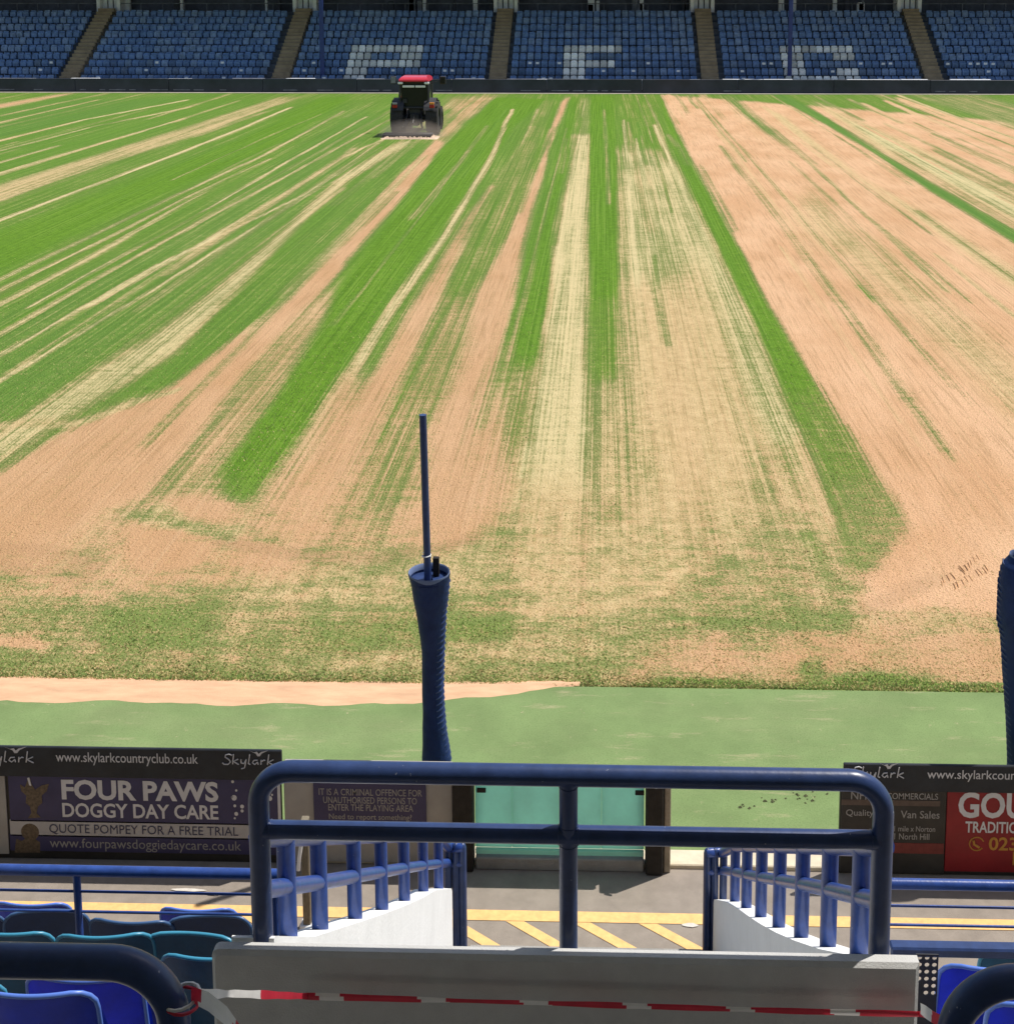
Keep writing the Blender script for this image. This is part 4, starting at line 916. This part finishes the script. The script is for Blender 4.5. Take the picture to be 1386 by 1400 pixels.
# white stringer walls either side of the stair
LWX, RWX = -.985, .80
def stringer(name, Xin, Xout, px_pts, label):
    pts = [atX(x, y, Xin) for x, y in px_pts]; poly_ = [(p.y, p.z) for p in pts]; poly_ = [(max(3.63, a_), b_) for a_, b_ in poly_]; poly_ = [(3.62, poly_[0][1])]+poly_
    poly_ += [(poly_[-1][0]+.04, poly_[-1][1]-.05), (poly_[-1][0]+.045, 0), (3.62, 0)]
    mb = MB(); mb.prism(poly_, Xin, Xout, 'x'); o = mb.build(name, M_WHITEW); tag(o, label, 'wall'); return poly_
lw = stringer('stair_wall', LWX, LWX-.13, [(372,1291),(430,1281),(485,1263),(522,1251),(553,1239),(579,1227),(596,1217),(617,1215)], 'sunlit white wall on the left side of the stair')
rw = stringer('stair_wall', RWX, RWX+.13, [(1165,1308),(1120,1298),(1085,1286),(1060,1275),(1040,1264),(1020,1251),(1004,1240),(992,1233),(976,1230)], 'shaded white wall with curved top on the right side of the stair')
def ybar(px, X): return atX(px, 1240, X).y
def railing(label, X, bars, wall, mid_px, top_y, tail, TY_, tail_top, tail_mid):
    T = thing('stair_railing', (X, 6, 0), label, 'railing', 'blue stair railings')
    wy = [p[0] for p in wall[:-2]]; wz = [p[1] for p in wall[:-2]]; zw = lambda y: float(np.interp(y, wy, wz))
    ys = [ybar(px, X) for px in bars]; zt = [atX(px, top_y, X).z for px in bars]
    for y, z in zip(ys, zt):
        mb = MB(); mb.tube([(X, y, zw(y)-.05), (X, y, z)], .0315, 14); mb.build('bar', M_BLUE, T, 50)
    tp = [at(px, 1240, TY_) for px in tail]
    for k, q in enumerate(tp):
        z1 = at(tail[k], tail_top, TY_).z; mb = MB()
        mb.tube([(q.x, TY_, 0), (q.x, TY_, z1-.035), (q.x, TY_, z1-.012), (q.x, TY_, z1)], [.027, .027, .021, .008], 14); mb.build('bar', M_NAVY, T, 50)
    mp = [atX(px, py, X) for px, py in mid_px]; d = mp[0]-mp[1]; st = mp[0]+d*((3.70-mp[0].y)/d.y) if mp[0].y > 3.70 else mp[0]
    mb = MB(); mb.tube([st]+mp+[at(px, tail_mid, TY_) for px in tail], .027, 12); mb.build('mid_rail', M_BLUE, T, 50)
    tz = list(zip(ys, zt)); sl_ = (tz[1][1]-tz[0][1])/(tz[1][0]-tz[0][0])
    mb = MB(); mb.tube([(X, 3.70, tz[0][1]+sl_*(3.70-tz[0][0]))]+[(X, y, z) for y, z in tz]+[at(px, tail_top+6, TY_) for px in tail], .0315, 12); mb.build('top_rail', M_BLUE, T, 50)
railing('blue bars on the left stair wall', -1.045, (393, 437, 485, 522, 553, 579, 600), lw, [(393,1212.6),(445,1206),(485,1198.5),(516,1193.5),(544,1188.6),(569,1185),(585,1183),(602,1181)], 1136, (613, 624, 633), 8.26, 1153, 1180)
railing('blue bars on the right stair wall', .86, (1176, 1133, 1096, 1065, 1040, 1020, 1004), rw, [(1181,1228),(1133,1216.5),(1094,1208.5),(1064,1203.6),(1036.5,1199.5),(1017,1195.6),(1001,1192)], 1148, (988, 976, 966), 8.55, 1160, 1191)

# grey panel across the head of the stair, navy guard rail behind it
GP = 3.55
a, b = at(288, 1304, GP), at(1258, 1318, GP); zt_ = (a.z+b.z)/2
mb = MB(); pl = rrect(a.x, b.x, 1.2, zt_, .022, 4, (0, 1, 0, 0)); ins = rrect(a.x+.012, b.x-.012, 1.2, zt_-.012, .016, 4, (0, 1, 0, 0))
n = len(pl)
mb.add([(x, GP+.012, z) for x, z in pl]+[(x, GP+.042, z) for x, z in pl]+[(x, GP, z) for x, z in ins],
       [tuple(range(n, 2*n)), tuple(range(2*n, 3*n))]+[(i, (i+1) % n, n+(i+1) % n, n+i) for i in range(n)]+[(i, (i+1) % n, 2*n+(i+1) % n, 2*n+i) for i in range(n)])
gp = mb.build('concrete_panel', M_CONC); tag(gp, 'wide grey concrete panel below the navy guard rail', 'wall')

GY_ = 3.64
GR = thing('guard_rail', (-.09, GY_, 3.9), 'navy tubular guard rail on the grey panel at the stair head', 'guard rail')
tl, tr = at(352, 1056, GY_), at(1209, 1065, GY_); zt2 = (tl.z+tr.z)/2; zb = zt_-.45
mb = MB(); mb.tube(bend([(tl.x, GY_, zb), (tl.x, GY_, zt2), (tr.x, GY_, zt2), (tr.x, GY_, zb)], .105, 10), .0312, 20); mb.build('top_rail', M_NAVY, GR, 60)
zm = (at(354, 1136, GY_).z+at(1207, 1147, GY_).z)/2; xm = at(777, 1180, GY_).x
mb = MB(); mb.tube([(tl.x, GY_, zm), (xm, GY_, zm), (tr.x, GY_, zm)], .0275, 18); mb.build('mid_rail', M_NAVY, GR, 60)
mb = MB(); mb.tube([(xm, GY_, zb), (xm, GY_, zt2)], .0275, 18); mb.build('middle_post', M_NAVY, GR, 60)

for (px_, py_, pz_, ax_) in ((tl.x+.034, GY_, zm, 'x'), (tr.x-.034, GY_, zm, 'x'), (xm, GY_, zt2-.034, 'z'), (xm, GY_, zm+.030, 'z'), (xm, GY_, zm-.030, 'z'), (xm-.030, GY_, zm, 'x'), (xm+.030, GY_, zm, 'x')):
    mb = MB(); ring = [(.0278*math.cos(k*math.pi/10), .0278*math.sin(k*math.pi/10)) for k in range(21)]
    mb.tube([(px_, py_+a_, pz_+b_) if ax_ == 'x' else (px_+a_, py_+b_, pz_) for a_, b_ in ring], .0016, 6, caps=False); mb.build('weld', M_NAVY, GR, 60)
# ------------------------------------------------------------------ red and white tape
def tape(name, pts, label, seed, half, colour):
    P = [Vector(p) for p in pts]; Q = []
    for i in range(len(P)-1):
        m_ = max(2, int((P[i+1]-P[i]).length/.012))
        for k in range(m_): Q.append(P[i].lerp(P[i+1], k/m_))
    Q.append(P[-1]); vs = []; fs = []; ms = []; s = 0; random.seed(seed); mb = MB()
    for i, q in enumerate(Q):
        if i: s += (q-Q[i-1]).length
        tw = .2*math.sin(s*2.1)+.12*math.sin(s*5.3+1); sag = Vector((0, 0, -.004*math.sin(math.pi*i/len(Q)))) if (P[-1]-P[0]).length > 1 else Vector()
        h = half*(1+.12*math.sin(s*9)+.08*math.sin(s*23)); up = Vector((0, math.sin(tw), math.cos(tw)))
        for u in (-1, -.3, .4, 1): vs.append(q+sag+up*h*u+Vector((0, -.004*(1-u*u), 0)))
        if i:
            for j in range(3): fs.append(((i-1)*4+j, i*4+j, i*4+j+1, (i-1)*4+j+1)); ms.append(colour(s, q, j))
    mb.v = [tuple(v) for v in vs]; mb.f = fs; mb.m = ms; o = mb.build(name, [M_TAPER, M_TAPEW], None, 60); return tag(o, label, 'tape')
TY = 3.50
k0 = at(262, 1360, 2.44); XT = at(357, 1362, TY).x-.05
tape('barrier_tape', [k0+Vector((0, 0, 0)), at(320, 1358, 2.9), at(420, 1361, TY), at(800, 1372, TY), at(1100, 1382, TY), at(1256, 1386, TY), at(1270, 1384, 2.9)], 'red and white barrier tape stretched across the grey panel', 1, .0102, lambda s, q, j: 1 if q.y < 3.1 else (0 if ((q.x-XT+.006*(j-1)) % .301)/.301 < .75 else 1))
tape('barrier_tape', [k0, at(285, 1370, 2.40), at(310, 1390, 2.36), at(335, 1425, 2.3)], 'loose end of red and white tape hanging off the left navy rail', 2, .017, lambda s, x, j: 0 if s < .03+.01*j or s > .145+.012*j else 1)
tape('barrier_tape', [at(1258, 1379, 2.9), at(1275, 1391, 2.75), at(1300, 1404, 2.6), at(1330, 1420, 2.5)], 'twisted pale tape end tied to the right navy rail', 3, .013, lambda s, x, j: 0 if s > .16+.01*j else 1)
mb = MB(); kc = at(249, 1366, 2.45)
for j in range(2): mb.tube([(kc.x+.0355*math.cos(a_*.42), 2.45+.0375*math.sin(a_*.42), kc.z+.010*math.cos(a_*.42)*(j-.5)+.009*(j-.5)) for a_ in range(16)], .0035, 6, j)
tag(mb.build('tape_knot', [M_TAPER, M_TAPEW], None, 60), 'red tape knotted round the bend of the left navy rail', 'tape')

# ------------------------------------------------------------------ heavy navy rails either side in the foreground
def fore_rail(label, pts, r):
    mb = MB(); mb.tube(bend(pts, .13, 12), r, 22); return tag(mb.build('hand_rail', M_NAVY, None, 60), label, 'handrail')
LR = 2.45; a = at(0, 1318, LR); c = at(236, 1318, LR)
fore_rail('thick navy handrail curving down at the lower left of the photo', [(a.x-1.6, LR, c.z), (c.x-.005, LR, c.z), (c.x+.015, LR, c.z-1.0)], .0335)
RR = 2.5; c = at(1302, 1340, RR); d = at(1386, 1340, RR)
fore_rail('thick navy handrail curving down at the lower right of the photo', [(c.x, RR, c.z-1.0), (c.x+.006, RR, c.z+.0), (d.x+1.5, RR, c.z+.0)], .0325)

# ------------------------------------------------------------------ blue rails across the seating
def cross_rail(label, x0, x1, posts, ytop, ymid, ylow, Y):
    z0 = at((x0[0]), ytop, Y).z
    T = thing('cross_rail', (x0[1], Y, z0-1), label, 'railing', 'blue rails across the lower seating')
    A, B = x0[1], x1
    mb = MB(); mb.tube([(A, Y, z0), (B, Y, z0)], .025, 14); mb.build('top_rail', M_BLUE, T, 60)
    for yy in (ymid, ylow):
        z = at(x0[0], yy, Y).z; mb = MB(); mb.tube([(A, Y, z), (B, Y, z)], .0065, 8); mb.build('wire_rail', M_BLUE, T, 60)
    for px in posts:
        X = px; mb = MB(); mb.tube([(X, Y, z0-1.1), (X, Y, z0)], .018, 12); mb.build('post', M_BLUE, T, 60)
FY = 5.75
cross_rail('thin blue rail with wires across the left seating', (60, -6.5), at(382, 1190, FY).x, [at(107, 1240, FY).x, at(107, 1240, FY).x-1.9, at(376, 1240, FY).x], 1190, 1218, 1245.5, FY)
cross_rail('thin blue rail with wires across the right seating', (1300, at(1216, 1210, FY).x), 6.0, [at(1212, 1240, FY).x, at(1500, 1240, FY).x], 1210, 1240, 1266, FY)

# ------------------------------------------------------------------ near seats
def near_seat_meshes(bulge):
    nu, nv = 14, 10; Hh = .40; r = .075; W_ = .217; vs = []; rim = []
    for j in range(nv+1):
        v = j/nv; v = 1-(1-v)**1.7; z = Hh*v; w = W_
        if z > Hh-r: w = W_-r+math.sqrt(max(0, r*r-(z-(Hh-r))**2))
        for i in range(nu+1):
            u = i/nu*2-1; x = u*w; y = -.045*(1-(x/W_)**2)*bulge - .07*v
            vs.append((x, y, .44+z))
    q = [(j*(nu+1)+i, j*(nu+1)+i+1, (j+1)*(nu+1)+i+1, (j+1)*(nu+1)+i) for j in range(nv) for i in range(nu)]
    b = MB(); b.add(vs, q); b.add([(x, y+.007, z) for x, y, z in vs], [c[::-1] for c in q])
    left = [vs[j*(nu+1)] for j in range(nv+1)]; right = [vs[j*(nu+1)+nu] for j in range(nv+1)]; topr = [vs[nv*(nu+1)+i] for i in range(1, nu)]
    path = [(x, y+.004, z) for x, y, z in left+topr+right[::-1]]
    rm = MB(); rm.tube(path, .0085, 8)
    p = MB(); pv = []
    for j in range(7):
        v = j/6
        for i in range(9):
            u = i/8*2-1; pv.append((u*.195*(1-.25*v**3), .05+.02*u*u+.02*v, .42+.25*v-.03*(u*u)*v))
    pq = [(j*9+i, j*9+i+1, (j+1)*9+i+1, (j+1)*9+i) for j in range(6) for i in range(8)]
    p.add(pv, pq); p.add([(x, y+.02, z) for x, y, z in pv], [c[::-1] for c in pq])
    brs = []
    for sx in (-1, 1):
        br = MB(); br.prism([(-.05, 0), (-.01, 0), (-.01, .30), (.11, .40), (.11, .46), (-.06, .46)], sx*.17-.02, sx*.17+.02, 'x'); brs.append(('bracket', br))
    out = []
    for nm, mb in (('backrest', b), ('rim', rm), ('seat_pan', p), *brs):
        o = mb.build('tip_up_seat_'+nm, M_SEAT_LIT, None, 50); out.append((nm, o.data)); bpy.data.objects.remove(o)
    return out
NS = near_seat_meshes(1.0); NSC = near_seat_meshes(-.6)
M_RIMS = {}
def near_seat(X, Y, m, rimm, label, tilt=0., kinds=NS, pan=True, rz=0., dz=0., ty=None):
    e = thing('tip_up_seat', (X, Y, (topz(Y)-.858+dz) if ty is None else at(700, ty, Y-.085).z-.845), label, 'seat', 'seats in the near stand'); e.rotation_euler = (tilt, 0, rz)
    back = None
    for nm, me in kinds:
        if nm == 'seat_pan' and not pan: continue
        me2 = me.copy(); mm = {'backrest': m, 'rim': rimm, 'seat_pan': m, 'bracket': M_STEEL}[nm]; me2.materials.clear(); me2.materials.append(mm)
        o = bpy.data.objects.new(nm, me2); COL.objects.link(o)
        if nm == 'rim': o.parent = back
        else: o.parent = e
        if nm == 'backrest': back = o
M_RIMB = mat('seat_edge_lit_blue', (.10, .20, .62), .3, .1, 9); M_RIMT = mat('seat_edge_lit_teal', (.05, .26, .40), .3, .1, 9); M_RIMN = mat('seat_edge_lit_navy', (.05, .11, .24), .3, .1, 9)  # lighter than the shells: lit edge highlights put into the rim colour
def Xof(px, Y): return at(px, 1300, Y).x
near_seat(Xof(52, 4.0), 4.0, M_SEAT_HALF_LIT, M_RIMB, 'blue seat cut by the lower left corner of the photo', ty=1367)
near_seat(Xof(122, 4.45), 4.45, M_SEAT_LIT, M_RIMB, 'bright blue seat under the left handrail', ty=1346)
near_seat(Xof(-62, 4.55), 4.55, M_SEAT_SHADE, M_RIMT, 'seat shade-toned dark left of the bright blue seat', ty=1358)
near_seat(Xof(146, 4.72), 4.72, M_SEAT_HALF_LIT, M_RIMN, 'dull blue seat showing behind the bright blue one', ty=1336)
for i, px in enumerate((268, 150, 20)): near_seat(Xof(px, 5.40), 5.40, M_SEAT_SHADE_TEAL, M_RIMT, ['seat shade-toned teal beside the grey panel', 'seat shade-toned teal behind the left handrail', 'seat shade-toned teal at the left edge behind the handrail'][i], kinds=NSC if i == 0 else NS, rz=(-.05, .06, -.04)[i], ty=(1294, 1287, 1285)[i])
near_seat(Xof(296, 5.05), 5.05, M_SEAT_SHADE_TEAL, M_RIMT, 'lower seat shade-toned teal touching the grey panel', ty=1313)
for i, px in enumerate((290, 188, 72, -40)): near_seat(Xof(px, 6.1), 6.1, M_SEAT_SHADE, M_RIMN, ['seat shade-toned navy nearest the stair in the lower rows', 'seat shade-toned navy right of the blue rail post', 'seat shade-toned navy left of the blue rail post', 'seat shade-toned navy at the left edge in the lower rows'][i], kinds=NSC if i % 2 == 0 else NS, rz=(.05, -.03, .06, 0)[i], ty=(1268, 1267, 1265, 1264)[i])
for i, px in enumerate((278, 55)): near_seat(Xof(px, 6.76), 6.76, M_SEAT_HALF_LIT, M_RIMB, ['lone blue seat below the day care hoarding nearest the stair', 'lone blue seat at the left below the hoarding'][i], ty=(1249, 1246)[i])
near_seat(Xof(1356, 4.70), 4.70, M_SEAT_LIT, M_RIMB, 'blue seat right of the grey panel', ty=1306)
near_seat(Xof(1436, 4.0), 4.0, M_SEAT_LIT, M_RIMB, 'bright blue seat inside the bend of the right handrail', ty=1356)
near_seat(Xof(1392, 4.25), 4.25, M_SEAT_HALF_LIT, M_RIMB, 'dull blue seat edge inside the bend of the right handrail', ty=1352)
near_seat(Xof(1400, 5.5), 5.5, M_SEAT_SHADE_TEAL, M_RIMT, 'seat top shade-toned teal showing above the navy beam on the right', ty=1288)
a = at(1216, 1297, 5.36); mb = MB(); z_ = at(1300, 1298, 5.36).z; mb.bbox(a.x, 6.0, 5.33, 5.39, z_-.025, z_+.022, .008); tag(mb.build('seat_beam', M_NAVY), 'long navy beam behind the right hand seats', 'beam')
# perforated bracket beside the panel
mb = MB(); a = at(1252, 1304, 4.4); sx_ = .027; sz_ = .028
for j in range(12):
    for i in range(3):
        x, z = a.x+i*sx_, a.z-j*sz_; c = [(x+sx_/2+.009*math.cos(k*math.pi/4), z-sz_/2+.009*math.sin(k*math.pi/4)) for k in range(8)]
        o = [(x+sx_, z-sz_/2), (x+sx_, z), (x+sx_/2, z), (x, z), (x, z-sz_/2), (x, z-sz_), (x+sx_/2, z-sz_), (x+sx_, z-sz_)]
        if j > 5 - (i == 0)*2: mb.add([(p[0], 4.4, p[1]) for p in o], [tuple(range(8))]); continue
        mb.add([(p[0], 4.4, p[1]) for p in o]+[(p[0], 4.4, p[1]) for p in c], [(k, (k+1) % 8, 8+(k+1) % 8, 8+k) for k in range(8)])
pf = mb.build('perforated_plate', M_STEEL); md = pf.modifiers.new('thick', 'SOLIDIFY'); md.thickness = .004; tag(pf, 'dark perforated steel plate at the right end of the grey panel', 'plate')
